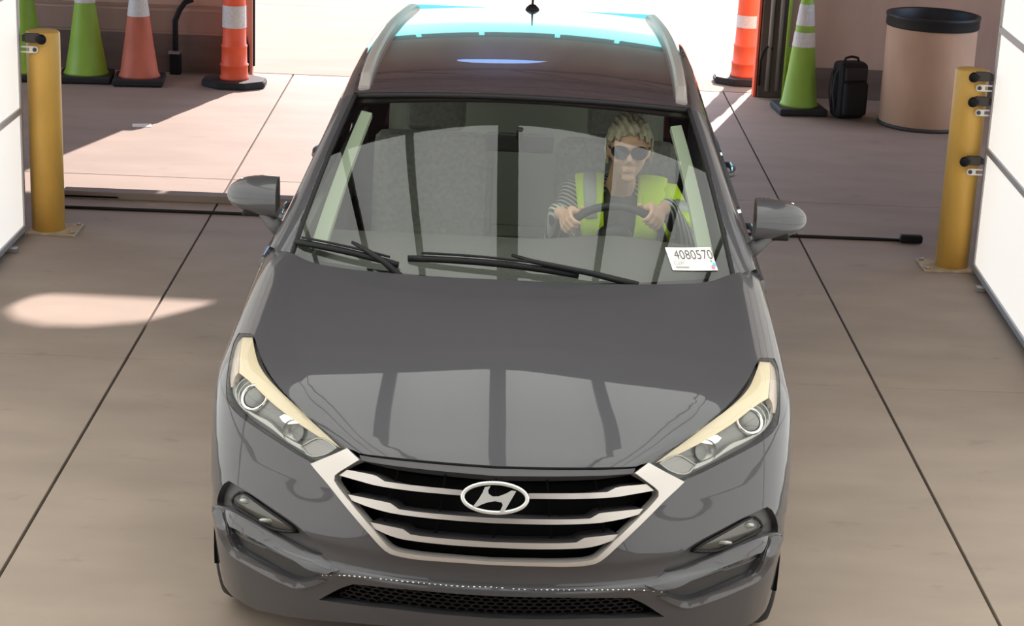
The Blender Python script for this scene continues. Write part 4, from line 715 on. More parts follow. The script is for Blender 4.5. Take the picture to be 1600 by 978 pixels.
for sg in (1, -1):
    panel('a_pillar', [(0, 0), (1, 0), (1, 1), (0, 1)], 'paint', car, s=.06, thick=.02, fn=pil_fn(sg), nm=fd_nm(pil_fn(sg), sg < 0), double=True)
    def rs_fn(U, sg=sg):
        y = U[:, 1]; x = rw(y); A = roof(x, y); B = edge_out(np.maximum(y, 2.0)); t = U[:, 0][:, None]; P = A*(1-t)+B*t
        P = P+.012*4*t*(1-t)*np.array([.6, 0, .7]); P[:, 0] *= sg; return P
    panel('roof_side', [(0, 2.03), (1, 2.09), (1, 4.38), (0, 4.38)], 'paint', car, s=.08, thick=.02, fn=rs_fn, nm=fd_nm(rs_fn, sg < 0))
    # cabin side with window openings
    def cab_fn(U, sg=sg):
        y, z = U[:, 0], U[:, 1]; zt = np.interp(y, SY, SZ); xt = np.interp(y, SY, SX)
        zb = 1.02; t = np.clip((z-zb)/np.maximum(zt-zb, .02), -.2, 1.2); xb = .868-.045*np.maximum(y-3.4, 0)
        x = xb+(xt-xb)*t+.014*4*np.clip(t, 0, 1)*(1-np.clip(t, 0, 1)); return np.stack([sg*x, y, z], -1)
    cnm = fd_nm(cab_fn, sg < 0)
    top = [(y, z-.004) for y, z in zip(SY, SZ)]
    outl = [(1.40, 1.03)]+[(4.40, 1.03)]+top[::-1]
    w1 = [(1.66, 1.075), (2.42, 1.065), (2.40, 1.468), (2.17, 1.440), (1.97, 1.365), (1.78, 1.260)]
    w2 = [(2.54, 1.065), (3.30, 1.075), (3.42, 1.20), (3.36, 1.475), (2.52, 1.475)]
    w3 = [(3.50, 1.20), (3.92, 1.22), (3.80, 1.44), (3.46, 1.47)]
    cs = panel('cabin_side', outl, 'paint', car, [w1, w2, w3], s=.05, thick=.025, fn=cab_fn, nm=cnm)
    for w_, m_ in ((w1, 'sideglass'), (w2, 'darkglass'), (w3, 'darkglass')): panel('side_window', w_, m_, car, s=.08, off=-.008, thick=0, fn=cab_fn, nm=cnm)
    mb = MB(); mb.tube([Vector(cab_fn(np.array([[y, 1.052]]))[0]) for y in np.linspace(1.62, 3.9, 20)], .008, 6); mb.build('window_trim', 'black', cs)
    # doors
    def bs_fn(U, sg=sg):
        P = bodyside(U[:, 0], U[:, 1]); P[:, 0] *= sg; return P
    bnm = fd_nm(bs_fn, sg < 0)
    zt = 1.036
    d1 = [(1.41, .30), (2.445, .30), (2.454, .7), (2.454, zt), (1.41, zt)]
    arc = [(3.58-.385*math.cos(a), .345+.385*math.sin(a)) for a in np.radians(np.linspace(-8, 66, 10))]
    d2 = [(2.458, .30)]+arc+[(3.46, .9), (3.50, zt), (2.458, zt)]
    arc2 = [(3.58-.385*math.cos(a), .345+.385*math.sin(a)) for a in np.radians(np.linspace(68, 186, 14))]
    d3 = arc2+[(4.30, .30), (4.36, .6), (4.36, zt), (3.508, zt), (3.468, .9)]
    for nm_, d_ in (('front_door', d1), ('rear_door', d2), ('quarter_panel', d3)):
        p_ = panel(nm_, d_, 'paint', car, s=.06, thick=.02, fn=bs_fn, nm=bnm)
        if 'door' in nm_:
            yh = 2.28 if nm_ == 'front_door' else 3.37
            x_ = float(W(np.float64(yh), np.float64(.99)))
            MB().tube([(sg*(x_-.004), yh-.11, .985), (sg*(x_+.028), yh-.085, .99), (sg*(x_+.034), yh, .992), (sg*(x_+.028), yh+.085, .99), (sg*(x_-.004), yh+.11, .985)], .014, 10).build('door_handle', 'paint', p_)
    MB().box((sg*.885, 2.2, .265), (.06, 1.62, .10), bev=.02).build('sill', 'plastic', car)
    # roof rail
    ys = np.linspace(2.10, 4.20, 22); mb = MB()
    pr = [(-.022, .0), (-.020, .026), (-.010, .034), (.012, .034), (.022, .026), (.024, .0)]
    rings = []
    for y in ys:
        xr = rw(y)-.038; z_ = float(r_mid(y)-.03*(xr/.6)**2)-.004; k = min(1, (y-2.06)/.10, (4.26-y)/.10)
        rings.append([mb.b.verts.new((sg*(xr+a), y, z_+b*k)) for a, b in pr])
    for a, b in zip(rings, rings[1:]):
        for k in range(5): mb.b.faces.new((a[k], a[k+1], b[k+1], b[k]))
    mb.b.faces.new(rings[0]); mb.b.faces.new(rings[-1][::-1])
    mb.build('roof_rail', 'satin', car)
# tail
def tail_fn(U): return tail(U[:, 0], U[:, 1])
tnm = fd_nm(tail_fn, True)
tg = panel('tailgate', [(-.86, .28), (.86, .28), (.86, 1.04), (.63, 1.48), (-.63, 1.48), (-.86, 1.04)], 'paint', car, [[(-.66, 1.10), (.66, 1.10), (.54, 1.42), (-.54, 1.42)]], s=.06, thick=.02, fn=tail_fn, nm=tnm)
panel('rear_window', [(-.66, 1.10), (.66, 1.10), (.54, 1.42), (-.54, 1.42)], 'darkglass', tg, s=.1, off=-.006, thick=0, fn=tail_fn, nm=tnm)
MB().box((0, 4.32, 1.492), (1.16, .20, .03), bev=.012).build('spoiler', 'paint', car)
for sg in (1, -1): MB().box((sg*.73, 4.345, .98), (.22, .05, .13), bev=.015).build('tail_light', 'dot_r', car)
# antenna
an = empty('antenna', (0, 0, 0)); an.parent = car
za = float(r_mid(4.08))
MB().lathe([(.034, 0), (.030, .012), (.016, .026), (.006, .03)], (0.0, 4.08, za-.002), (0, .0, 1), 20).build('antenna_base', 'black', an)
MB().tube([(0, 4.08, za+.018), (0, 4.16, za+.07), (0, 4.26, za+.14)], [.006, .0045, .003], 8).build('antenna_mast', 'black', an)
# ---- door mirrors
for sg in (1, -1):
    r = empty('door_mirror', (0, 0, 0)); r.parent = car
    def sec(t, kk):     # t: 0 at the inner flat end, 1 at the tip
        x = .862+.195*t; hz = .068*max(0, 1-t**2.7)**.5+.002; zc = 1.205-.012*t*t; dy = .085*max(0, 1-t**3.0)**.5+.003
        ring = []
        for q in range(kk):
            a = 2*math.pi*q/kk; ca_, sa_ = math.cos(a), math.sin(a)
            y = 1.665+t*.05+(-dy*abs(ca_)**.8 if ca_ > 0 else .035*abs(ca_)**.5)
            z = zc+hz*math.copysign(abs(sa_)**.75, sa_)-(.010*(1-t) if sa_ < 0 else 0)
            ring.append((sg*x, y, z))
        return ring
    kk = 28; ts = [0, .012, .05, .15, .3, .45, .6, .72, .82, .9, .955, .985, 1.0]
    V = [p for t in ts for p in sec(t, kk)]; Fc = []
    for i in range(len(ts)-1):
        for k in range(kk): Fc.append((i*kk+k, i*kk+(k+1) % kk, (i+1)*kk+(k+1) % kk, (i+1)*kk+k))
    Fc.append(tuple(range(kk))); Fc.append(tuple(range((len(ts)-1)*kk, len(ts)*kk))[::-1])
    c_ = from_pydata('mirror_cap', V, Fc, 'paint', r, True)
    bmx = bmesh.new(); bmx.from_mesh(c_.data); bmesh.ops.recalc_face_normals(bmx, faces=bmx.faces)
    for e_ in bmx.edges:
        if len(e_.link_faces) == 2 and e_.calc_face_angle() > 1.0: e_.smooth = False
    bmx.to_mesh(c_.data); bmx.free()
    MB().box((sg*.94, 1.715, 1.202), (.135, .012, .105), bev=.005).build('mirror_glass', 'chrome', r)
    mb = MB(); mb.tube([(sg*.83, 1.60, 1.075), (sg*.872, 1.62, 1.110), (sg*.905, 1.645, 1.140), (sg*.945, 1.665, 1.150)], [.034, .032, .030, .020], 14, ry=.026); mb.build('mirror_stalk', 'plastic', r)
    MB().box((sg*.930, 1.662, 1.142), (.12, .075, .022), bev=.010).build('mirror_skirt', 'black', r)
# ---- wheels
for sg in (1, -1):
    for yw in (.91, 3.58):
        r = empty('wheel', (sg*.80, yw, .345)); r.parent = car
        R0 = .345
        prof = [(.225, -.10), (.25, -.112), (.305, -.118), (.333, -.108), (R0, -.085), (R0, .085), (.333, .108), (.305, .118), (.25, .112), (.225, .10)]
        MB().lathe(prof, axis=(1, 0, 0), n=48, cap0=False, cap1=False).build('tyre', 'rubber', r)
        mb = MB(); mb.lathe([(.228, -.10), (.215, -.095), (.205, .02), (.205, .09), (.228, .10)], axis=(1, 0, 0), n=40, cap0=False, cap1=False)
        for k in range(5):
            a = 2*math.pi*k/5
            for da in (-.13, .13):
                mb.tube([(sg*.085, .05*math.cos(a), .05*math.sin(a)), (sg*.095, .13*math.cos(a+da*.7), .13*math.sin(a+da*.7)), (sg*.088, .215*math.cos(a+da), .215*math.sin(a+da))], [.026, .020, .017], 8)
        mb.lathe([(.065, .05), (.06, .09), (.03, .10), (.001, .10)], axis=(sg, 0, 0), n=24)
        mb.build('rim', 'alloy', r)
        MB().lathe([(.16, 0), (.16, .02)], (sg*.02, 0, 0), (sg, 0, 0), 32).build('brake_disc', 'steel', r)
    for yw in (.91, 3.58):
        n = 24; V = []; Fc = []
        for k in range(n+1):
            a = math.radians(-12+204*k/n)
            for x in (.62, .905): V.append((sg*x, yw-.392*math.cos(a), .345+.392*math.sin(a)))
        for k in range(n): Fc.append((2*k, 2*k+1, 2*k+3, 2*k+2))
        from_pydata('wheel_arch_liner', V, Fc, 'void', car)
# ---- interior
def dash_fn(U):
    x, t = U[:, 0], U[:, 1]
    y = 1.24+.60*t+.16*(x/.7)**2*(1-t); z = 1.045+.035*np.sin(math.pi*np.clip(t, 0, 1))**.8-.01*t+.03*np.exp(-((x-.37)/.22)**2)*np.clip(t, 0, 1)
    return np.stack([x, y, z], -1)
db = panel('dashboard', [(-.70, 0), (.70, 0), (.70, 1), (-.70, 1)], 'dash', car, s=.05, thick=.0, fn=dash_fn, nm=fd_nm(dash_fn))
MB().box((0, 1.82, .86), (1.42, .09, .36), bev=.03).build('dash_face', 'dash', db)
MB().box((0, 1.855, .93), (.26, .02, .16), bev=.008).build('centre_screen', 'black', db)
MB().box((0, 2.35, .62), (.22, .95, .34), bev=.04).build('centre_console', 'dash', car)
sw = empty('steering_wheel', (.37, 1.93, 1.015)); sw.parent = car; sw.rotation_euler = (R3(62), 0, 0)
MB().tube([(.185*math.cos(a), .185*math.sin(a), 0) for a in np.linspace(0, 2*math.pi, 48, endpoint=False)], .0155, 12, closed=True).build('wheel_ring', 'wheelrim', sw)
mb = MB(); mb.lathe([(.07, -.03), (.075, 0), (.06, .02), (.001, .026)], n=24)
for a in (0, math.pi, -math.pi/2): mb.tube([(.05*math.cos(a), .05*math.sin(a), -.005), (.175*math.cos(a), .175*math.sin(a), 0)], [.022, .014], 8)
mb.build('wheel_hub', 'wheelrim', sw)
MB().tube([(.37, 1.93, 1.0), (.37, 1.78, .93)], .03, 10).build('steering_column', 'dash', car)
def seat(x, y, wd, heads, name, m_='seat'):
    r = empty(name, (x, y, 0)); r.parent = car
    MB().box((0, 0, .58), (wd, .50, .16), bev=.06).build('seat_cushion', m_, r)
    MB().box((0, .30, .92), (wd, .14, .62), Matrix.Rotation(R3(-16), 3, 'X'), bev=.06).build('seat_back', m_, r)
    for h in heads:
        MB().box((h, .42, 1.30), (.25, .09, .17), Matrix.Rotation(R3(-10), 3, 'X'), bev=.04).build('headrest', m_, r)
        mb = MB()
        for k in (-.06, .06): mb.tube([(h+k, .40, 1.18), (h+k, .42, 1.27)], .007, 6)
        mb.build('headrest_posts', 'alloy', r)
seat(.39, 2.45, .50, [0], 'front_seat'); seat(-.37, 2.45, .50, [0], 'front_seat'); seat(0, 3.30, 1.26, [-.38, .38], 'rear_seat', 'cabin')  # rear seat coloured paler to stand in for missing cabin light
# cabin linings
def hl_fn(U):
    y = U[:, 1]; x = U[:, 0]*(rw(y)-.02); P = roof(x, y); P[:, 2] -= .045; return P
panel('headliner', [(-1, 2.05), (1, 2.05), (1, 4.25), (-1, 4.25)], 'headliner', car, s=.1, thick=0, fn=hl_fn, nm=fd_nm(hl_fn, True))
for sg in (1, -1):
    def pt_fn(U, sg=sg):
        Q = ws_fn(np.stack([.940-.068*U[:, 0], U[:, 1]], -1))-.045*ws_nm(np.stack([.940-.068*U[:, 0], U[:, 1]], -1)); Q[:, 0] *= sg; return Q
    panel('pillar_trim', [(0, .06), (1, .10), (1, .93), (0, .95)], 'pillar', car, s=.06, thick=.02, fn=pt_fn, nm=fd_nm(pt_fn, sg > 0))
    def lin_fn(U, sg=sg): return np.stack([np.full(len(U), sg*.80), U[:, 0], U[:, 1]], -1)
    MB().box((sg*.80, 2.9, .72), (.03, 2.9, .60), bev=.01).build('door_lining', 'seat', car)
MB().box((0, 2.9, .33), (1.6, 3.0, .04)).build('cabin_floor', 'dash', car)
rm = empty('rear_view_mirror', (0, 1.83, 1.40)); rm.parent = car
MB().box((0, .02, 0), (.25, .03, .07), bev=.014).build('mirror_shell', 'black', rm)
MB().tube([(0, .0, .02), (0, -.01, .06)], .012, 8).build('mirror_mount', 'black', rm)
# =================================================================== THE DRIVER
BASE = Vector((.40, 2.42, .64))
person = empty('person', car.matrix_basis @ BASE, -0.02564, 'person driving the car in a lime vest and dark sunglasses, both hands on the wheel', 'person')
def seated(o): o.data.transform(Matrix.Translation(-BASE)); return o
def limb(mb, pts, rad, n=14):
    mb.tube(pts, rad, n)
    for p, r in zip(pts, rad): mb.ball(p, r, 12)
HC = Vector((.418, 2.215, 1.315))
SHR, SHL = Vector((.225, 2.40, 1.085)), Vector((.585, 2.38, 1.075))
# ring of the steering wheel
WC = Vector((.37, 1.93, 1.015)); WQ = Matrix.Rotation(R3(118), 3, 'X'); sw.rotation_euler = (R3(118), 0, 0)
def ringp(a): return WC+WQ @ Vector((.185*math.cos(a), .185*math.sin(a), 0))
WN = (WQ @ Vector((0, 0, -1))).normalized()          # towards the driver
mb = MB()
hands = []
for sgn, a, sh, el in ((-1, R3(150), SHR, Vector((.150, 2.20, .925))), (1, R3(44), SHL, Vector((.680, 2.16, .925)))):
    c = ringp(a); Rr = (c-WC).normalized(); T = Rr.cross(WN).normalized()
    if T.z < 0: T = -T
    palm = c+WN*.030+Rr*.012
    wrist = palm+WN*.050+Rr*.030-T*.045
    limb(mb, [sh, el, wrist], [.050, .040, .027])
    limb(mb, [wrist, palm-T*.012], [.026, .027]); limb(mb, [palm-T*.022+Rr*.006, palm+T*.026+Rr*.006], [.021, .021])
    for k, (ln, rf) in enumerate(((1.0, .0095), (1.08, .0100), (1.02, .0098), (.86, .0085))):
        t = T*(.032-.0205*k)
        p = [palm+t+Rr*.018, c+t+Rr*.031+WN*.010, c+t*1.02+Rr*.027*ln-WN*.016, c+t*1.03+Rr*.008-WN*.031*ln, c+t*1.03-Rr*.012*ln-WN*.026]
        limb(mb, p, [rf*1.15, rf*1.1, rf, rf*.95, rf*.85], 10)
    th_ = [palm+T*.020-Rr*.012, c+T*.050-Rr*.006+WN*.022, c+T*.072+Rr*.004+WN*.016]
    limb(mb, th_, [.014, .0115, .0095], 10)
    hands.append((sh, el, wrist))
# torso, neck, legs
limb(mb, [(.40, 2.43, .70), (.40, 2.44, .86), (.40, 2.42, 1.02), (.40, 2.39, 1.10)], [.125, .12, .13, .085])
limb(mb, [SHR, (.40, 2.40, 1.10), SHL], [.055, .07, .055])
limb(mb, [(.40, 2.385, 1.09), (.402, 2.32, 1.19), HC+Vector((0, .03, -.03))], [.062, .054, .055])
for sx in (-.10, .10):
    limb(mb, [(.40+sx, 2.40, .70), (.40+sx*1.3, 2.02, .72), (.40+sx*1.1, 1.70, .44)], [.085, .065, .045])
    limb(mb, [(.40+sx*1.1, 1.70, .42), (.40+sx*1.1, 1.58, .40)], [.042, .035])
# head
q = bmesh.ops.create_uvsphere(mb.b, u_segments=32, v_segments=24, radius=1.)['verts']
for v in q:
    x, y, z = v.co
    w_ = .074*(1-.20*max(0, -z)**1.4); d_ = .094
    yy = y*d_-(.010*max(0, -z) if y < 0 else 0)+(.020*max(0, -z)*max(0, y))
    v.co = HC+Vector((x*w_, yy, z*.118))
limb(mb, [HC+Vector((0, -.088, .012)), HC+Vector((0, -.108, -.022)), HC+Vector((0, -.098, -.032))], [.009, .0115, .010])
for sx in (-1, 1):
    mb.ball(HC+Vector((sx*.012, -.097, -.032)),   .007, 10)
    mb.ball(HC+Vector((sx*.076, .012, -.008)), (.010, .020, .032), 12)
    mb.ball(HC+Vector((sx*.036, -.072, -.030)), (.024, .018, .020), 12)
    limb(mb, [HC+Vector((0, -.091, -.058)), HC+Vector((sx*.024, -.082, -.060))], [.0055, .004], 8)
limb(mb, [HC+Vector((-.020, -.086, -.070)), HC+Vector((.020, -.086, -.070))], [.006, .006], 8)
limb(mb, [HC+Vector((-.045, -.076, .028)), HC+Vector((0, -.092, .030)), HC+Vector((.045, -.076, .028))], [.012, .012, .012], 8)
mb.ball(HC+Vector((0, -.070, -.098)), (.028, .014, .018), 12)
o = mb.build('tmp', 'skin')
md = o.modifiers.new('r', 'REMESH'); md.mode = 'VOXEL'; md.voxel_size = .0048
md = o.modifiers.new('s', 'SMOOTH'); md.factor = .5; md.iterations = 3
seated(baked(o, 'body', 'skin', person))
# clothes
def cloth(name, m, build, voxel=.008, it=6):
    b = MB(); build(b); o = b.build('tmp', m)
    md = o.modifiers.new('r', 'REMESH'); md.mode = 'VOXEL'; md.voxel_size = voxel
    md = o.modifiers.new('s', 'SMOOTH'); md.factor = .5; md.iterations = it
    return seated(baked(o, name, m, person))
def tee(b):
    limb(b, [(.40, 2.43, .72), (.40, 2.44, .86), (.40, 2.415, 1.02), (.40, 2.40, 1.085)], [.135, .13, .138, .098])
cloth('tee_shirt', 'tee', tee)
def sleeves(b):
    for sh, el, wr in hands: limb(b, [sh, el, el+(wr-el)*.98], [.062, .050, .036])
    limb(b, [SHR, (.40, 2.41, 1.100), SHL], [.064, .078, .064])
cloth('sleeves', 'shirt', sleeves)
def trousers(b):
    limb(b, [(.34, 2.43, .68), (.46, 2.43, .68)], [.125, .125])
    for sx in (-.10, .10): limb(b, [(.40+sx, 2.40, .70), (.40+sx*1.3, 2.02, .72), (.40+sx*1.1, 1.70, .46)], [.096, .074, .055])
cloth('trousers', 'tee', trousers, .010)
# vest: rings open at the front, tape down each side, flaps over the shoulders
zs = [.74, .82, .90, .98, 1.04, 1.085, 1.115, 1.135]
hw = [.165, .165, .170, .178, .182, .176, .150, .105]; hd = [.150, .150, .152, .152, .142, .120, .090, .062]; yc = [2.425, 2.43, 2.43, 2.415, 2.405, 2.40, 2.39, 2.385]
gap = [.10, .14, .20, .28, .36, .44, .52, .66]
V = []; Fc = []; Ms = []; nA = 40
for z, a, d, y, g in zip(zs, hw, hd, yc, gap):
    for k in range(nA+1):
        t = -math.pi/2+g+(2*math.pi-2*g)*k/nA
        V.append((.40+a*math.cos(t)*abs(math.cos(t))**-.18 if abs(math.cos(t)) > 1e-6 else .40, y+d*math.sin(t), z))
for i in range(len(zs)-1):
    for k in range(nA):
        a_ = i*(nA+1)+k; Fc.append((a_, a_+1, a_+nA+2, a_+nA+1)); kk = min(k, nA-1-k); Ms.append(1 if 3 <= kk <= 6 else 0)
ve = from_pydata('safety_vest', V, Fc, ['vest', 'vestgrey'], person, True, mats=Ms)
seated(ve); md = ve.modifiers.new('t', 'SOLIDIFY'); md.thickness = .008; md.offset = 1
b = MB()
for sh, el, wr in hands[1:]:
    d = (el-sh)
    b.mi = 0; b.tube([sh+Vector((.40-sh.x, 0, .010))*.35+Vector((0, 0, .012)), sh+Vector((0, 0, .008)), sh+d*.20], [.066, .071, .070], 16)
    b.mi = 1; b.tube([sh+d*.20, sh+d*.42], [.0705, .069], 16)
    b.mi = 0; b.tube([sh+d*.42, sh+d*.66], [.069, .070], 16)
me_o = b.build('vest_shoulder', ['vest', 'vestgrey'], person); seated(me_o)
# straps of the vest over both shoulders
for sx in (-1, 1):
    b = MB(); b.tube([(.40+sx*.100, 2.265, .93), (.40+sx*.112, 2.275, 1.02), (.40+sx*.122, 2.315, 1.115), (.40+sx*.125, 2.375, 1.168), (.40+sx*.120, 2.45, 1.150), (.40+sx*.105, 2.53, 1.05)], [.045, .050, .056, .060, .058, .05], 14, ry=.012)
    if sx < 0: b.mi = 1; b.tube([(.40+sx*.112, 2.262, 1.02), (.40+sx*.122, 2.302, 1.120), (.40+sx*.125, 2.372, 1.176)], [.024, .026, .026], 12, ry=.010)
    seated(b.build('vest_strap', ['vest', 'vestgrey'], person))
# hair
b = MB(); q = bmesh.ops.create_uvsphere(b.b, u_segments=96, v_segments=64, radius=1.)['verts']
rem = []
for v in q:
    x, y, z = v.co; wv = 1+.035*math.sin(9*x+4*z)*math.cos(8*y+3*z)+.028*math.sin(23*x+17*z+6*y)+.018*math.sin(47*x-31*y+11*z)
    if y < -.05 and z < .46-.30*x*x+.07*math.sin(19*x+2)+.05*math.sin(43*x): rem.append(v)
    elif z < -.50+.06*math.sin(17*y+9*x): rem.append(v)
    s_ = 1+.06*max(0, -z)
    v.co = HC+Vector((x*.093*wv*s_, y*.110*wv+.008, z*.136*wv+.004))
bmesh.ops.delete(b.b, geom=rem, context='VERTS')
o = seated(b.build('hair', 'hair', person, 'short grey hair', smooth=True)); md = o.modifiers.new('t', 'SOLIDIFY'); md.thickness = .012; md.offset = -1
# sunglasses
b = MB()
for sx in (-1, 1):
    ring = []
    for k in range(20):
        a = 2*math.pi*k/20; ring.append((.034*math.cos(a)*(1+.10*math.sin(a)), .027*math.sin(a)))
    b.prism(ring, lambda x, y, d, sx=sx: HC+Vector((sx*.037+x, -.106+.010*(abs(sx*.037+x)/.07)**2*2+d, .006+y)), .004)
    b.tube([HC+Vector((sx*.066, -.090, .014)), HC+Vector((sx*.079, -.04, .014)), HC+Vector((sx*.080, .02, .008))], .0028, 6)
b.tube([HC+Vector((-.010, -.108, .012)), HC+Vector((0, -.112, .014)), HC+Vector((.010, -.108, .012))], .003, 6)
seated(b.build('sunglasses', 'shades', person, 'dark sunglasses'))
# =================================================================== POSTS, CONES, DRUM, BAG
def rotz(a): return Matrix.Rotation(a, 3, 'Z')
def bollard(x, y, h, clamps, lab, sx):
    r = empty('bollard', (x, y, 0), 0, lab, 'bollard', 'yellow steel posts at the booth entrance')
    rad = .0915
    MB().lathe([(rad, .012), (rad, h-.012), (rad-.004, h-.003), (rad-.010, h)], n=40).build('post', 'yellow', r)
    pl = MB().box((-sx*.04, .0, .006), (.27, .24, .012), bev=.003).build('base_plate', 'plate', r)
    for a in (-1, 1):
        MB().lathe([(.013, .012), (.013, .022), (.006, .030)], (-sx*.15, a*.09, 0), n=6).build('bolt', 'rail', pl)
    for z, dx in clamps:
        c = MB(); yy = -rad-.012
        c.mi = 0; c.lathe([(.024, 0), (.028, .008), (.027, .045), (.020, .052)], (-sx*.012+dx, yy-.01, z), (-sx*.35, -1, .12), 18)
        k = c.build('clamp_knob', 'black', r)
        b = MB(); b.box((sx*.035+dx, yy+.0, z+.004), (.075, .03, .05), bev=.006); b.box((sx*.075+dx, yy+.02, z), (.03, .05, .035), bev=.004)
        b.build('clamp_bracket', 'steel', r)
        poly = []
        for t in range(13): a = math.pi/2+math.pi*t/12; poly.append((.018*math.cos(a), .018*math.sin(a)))
        poly = [(-px if sx < 0 else px, py) for px, py in poly]
        poly += [(sx*.085, -.018), (sx*.085, -.010), (sx*.030, -.010), (sx*.030, .010), (sx*.085, .010), (sx*.085, .018)]
        t_ = MB(); t_.prism(poly, lambda a, b_, d: Vector((sx*.02+dx+a, yy-.012+d, z-.058+b_)), .006)
        t = t_.build('slotted_tag', 'white', r)
        MB().lathe([(.0085, 0), (.0115, 0), (.0115, .003), (.0085, .003)], (sx*.02+dx, yy-.012, z-.058), (0, -1, 0), 16).build('tag_ring', 'trim', t)
bollard(-2.505, 10.81, 1.122, [(1.095, .0)], 'yellow steel post on the left with one black clamp knob near its top', -1)
bollard(2.565, 10.78, 1.125, [(1.10, .0), (.965, .01), (.635, .0)], 'yellow steel post on the right with three black clamp knobs', 1)

def cone(name, x, y, m, bands, lab, h=.914, r0=.152, r1=.03, base=.40, rz=.1, group=None, dirty=None):
    r = empty(name, (x, y, 0), rz, lab, 'traffic cone', group)
    b = MB(); b.box((0, 0, .030), (base, base, .05), bev=.016)
    for sx in (-1, 1):
        for sy in (-1, 1): b.box((sx*base*.38, sy*base*.38, .008), (base*.18, base*.18, .016), bev=.003)
    b.build('base', 'coneblack', r)
    zb = .055
    def rr(z): return r0+(r1-r0)*(z-zb)/(h-zb)
    MB().lathe([(r0*1.10, zb), (r0*1.06, zb+.015), (r0, zb+.03)]+[(rr(z), z) for z in (.3, .6, h-.02)]+[(r1*.8, h)], n=40).build('cone_body', m, r)
    for z0, z1 in bands:
        MB().lathe([(rr(z0)+.003, z0), (rr(z1)+.003, z1)], n=40, cap0=False, cap1=False).build('reflective_sleeve', 'reflect', r)
    return r
cone('traffic_cone', -3.66, 15.20, 'green', [(.62, .74), (.80, .86)], 'green cone standing behind the left yellow post, partly hidden by it', group='green traffic cones')
cone('traffic_cone', -3.20, 15.22, 'green', [(.60, .72), (.78, .84)], 'green cone on a black base between the left yellow post and the dirty orange cone', group='green traffic cones', r0=.158)
cone('traffic_cone', 2.285, 15.08, 'green', [(.51, .62), (.67, .83)], 'green cone with two pale sleeves beside the black backpack', group='green traffic cones', r0=.135, h=1.02, base=.37)
cone('traffic_cone', -2.785, 15.18, 'faded', [(.52, .66)], 'dirty faded orange cone with scuffed pale sleeve between green cone and black pipe', r0=.145, base=.38)

def delineator(x, y, lab, bands, rz=0):
    r = empty('delineator', (x, y, 0), rz, lab, 'traffic cone', 'tall orange delineators at the doorway')
    b = MB()
    oc = [(.262*math.cos(math.pi/8+k*math.pi/4), .215*math.sin(math.pi/8+k*math.pi/4)) for k in range(8)]
    b.prism(oc, lambda p, q, d: Vector((p, q, d)), .055); 
    es = list(b.b.edges); bmesh.ops.bevel(b.b, geom=es, offset=.010, segments=2, affect='EDGES')
    b.build('base', 'coneblack', r)
    prof = [(.112, .055), (.112, .07), (.105, .085), (.104, .155), (.109, .16), (.109, .17), (.098, .178), (.096, .30), (.100, .305), (.100, .315), (.092, .322)]
    prof += [(.087, .46), (.085, .70), (.078, .80), (.070, 1.02), (.050, 1.06), (.02, 1.07)]
    MB().lathe(prof, n=36).build('tube_body', 'orange', r)
    for z0, z1 in bands: MB().lathe([(.094-.01*(z0-.3), z0), (.093-.01*(z1-.3), z1)], n=36, cap0=False, cap1=False).build('reflective_sleeve', 'reflect', r)
    return r
delineator(-2.06, 15.22, 'tall bright orange tube cone with a white sleeve at the left jamb of the doorway', [(.455, .625), (.78, .90)])
delineator(1.985, 16.22, 'tall orange tube cone out in the sun at the right jamb of the doorway', [(.46, .56), (.74, .86)])

def drum(x, y):
    r = empty('trash_drum', (x, y, 0), 0, 'tan cylindrical drum with a black rim standing by the right wall', 'drum')
    R_ = .332
    MB().lathe([(R_-.012, .012), (R_, .03), (R_, .74), (R_-.004, .76), (R_-.004, .80), (R_-.02, .80), (R_-.02, .10), (0.001, .10)], n=56, cap1=False).build('drum_body', 'fibre', r)
    MB().lathe([(R_-.018, .745), (R_+.008, .745), (R_+.012, .755), (R_+.010, .810), (R_+.016, .818), (R_+.014, .834), (R_-.01, .836), (R_-.02, .825), (R_-.024, .745)], n=56, cap0=False, cap1=False).build('rim_band', 'drumrim', r)
    MB().lathe([(R_+.006, 0), (R_+.010, .012), (R_+.006, .028), (R_-.01, .03)], n=56).build('foot_ring', 'steel', r)
drum(3.185, 14.79)

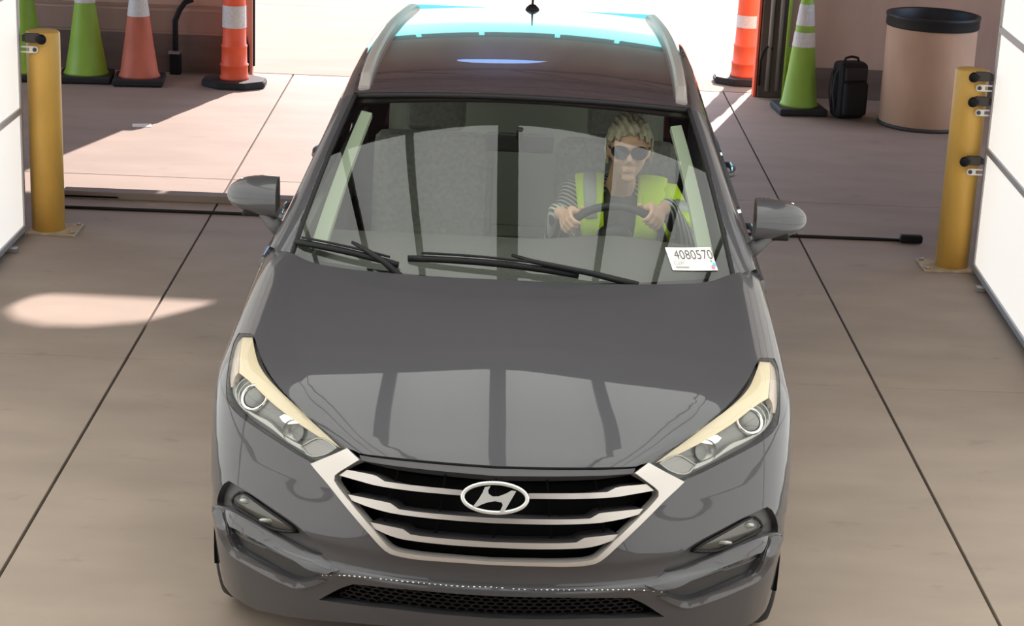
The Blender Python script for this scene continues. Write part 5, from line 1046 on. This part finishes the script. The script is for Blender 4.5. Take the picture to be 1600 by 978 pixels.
def backpack(x, y):
    r = empty('backpack', (x, y, 0), math.radians(14), 'black backpack standing on the floor between the green cone and the drum', 'bag')
    b = MB(); b.box((0, 0, .215), (.235, .17, .43), bev=.05); b.build('pack_body', 'bag', r)
    b = MB(); b.box((.012, -.095, .16), (.19, .06, .25), bev=.025); b.build('front_pocket', 'bag', r)
    b = MB(); b.box((.012, -.084, .345), (.18, .03, .10), bev=.014); b.build('top_flap', 'baglite', r)
    MB().tube([(-.06, .0, .42), (-.045, -.0, .455), (0, -.0, .465), (.05, 0, .455), (.065, 0, .42)], .010, 8).build('carry_handle', 'bag', r)
    for k, yy in enumerate((-.03, .04)):
        MB().tube([(-.10, yy, .40), (-.135, yy, .33), (-.145, yy, .20), (-.13, yy-.01, .10), (-.115, yy, .05)], .013, 8, ry=.006).build('shoulder_strap', 'baglite', r)
backpack(2.635, 14.95)
# black bent pipe on the tan wall
r = empty('wall_pipe', (-2.575, YW-.10, 0), 0, 'black upright pipe with a bent top against the tan wall behind the orange cones', 'pipe')
MB().tube([(.0, 0, .0), (0, 0, .30), (.0, .0, .42), (.03, .02, .50), (.07, .04, .56), (.13, .06, .585)], .022, 10).build('pipe', 'black', r)
MB().box((0, 0, .08), (.085, .085, .16), bev=.012).build('pipe_socket', 'black', r)
MB().box((-.005, -.02, .175), (.09, .075, .022), bev=.004).build('clip', 'rail', r)
# green pole by the right jamb
r = empty('broom', (2.215, YW-.21, 0), 0, 'thin green pole leaning beside the dark right jamb', 'pole')
MB().tube([(0, 0, .0), (.012, .035, .9), (.022, .07, 1.7)], .013, 10).build('pole', 'green', r)
MB().box((.045, .04, .36), (.05, .03, .12), bev=.006).build('tag_plate', 'green', r)
# hooks on the jambs
for x, y, z, s_, lab in ((X1+.06, YW-.13, .36, 1, 'black hook strap hanging on the dark right jamb'), (X0-.07, YW-.11, .30, -1, 'black hook strap hanging on the red-brown left jamb')):
    o = MB().tube([(x-.05*s_, y, z-.26), (x-.05*s_, y, z-.06), (x-.03*s_, y, z+.02), (x, y, z+.05), (x+.04*s_, y, z+.035)], .009, 8).build('hook_strap', 'black')
    tag(o, lab, 'strap')
o = MB().box((-2.49, 13.64, .002), (.13, .10, .004), rot=rotz(.2)).build('paper_scrap', 'paper'); tag(o, 'small pale scrap of paper on the floor at the shadow edge', 'paper')
# plug at the right end of the cable
p = MB().box((2.43, 11.27, .028), (.13, .05, .045), bev=.012).build('cable_plug', 'black', cab)
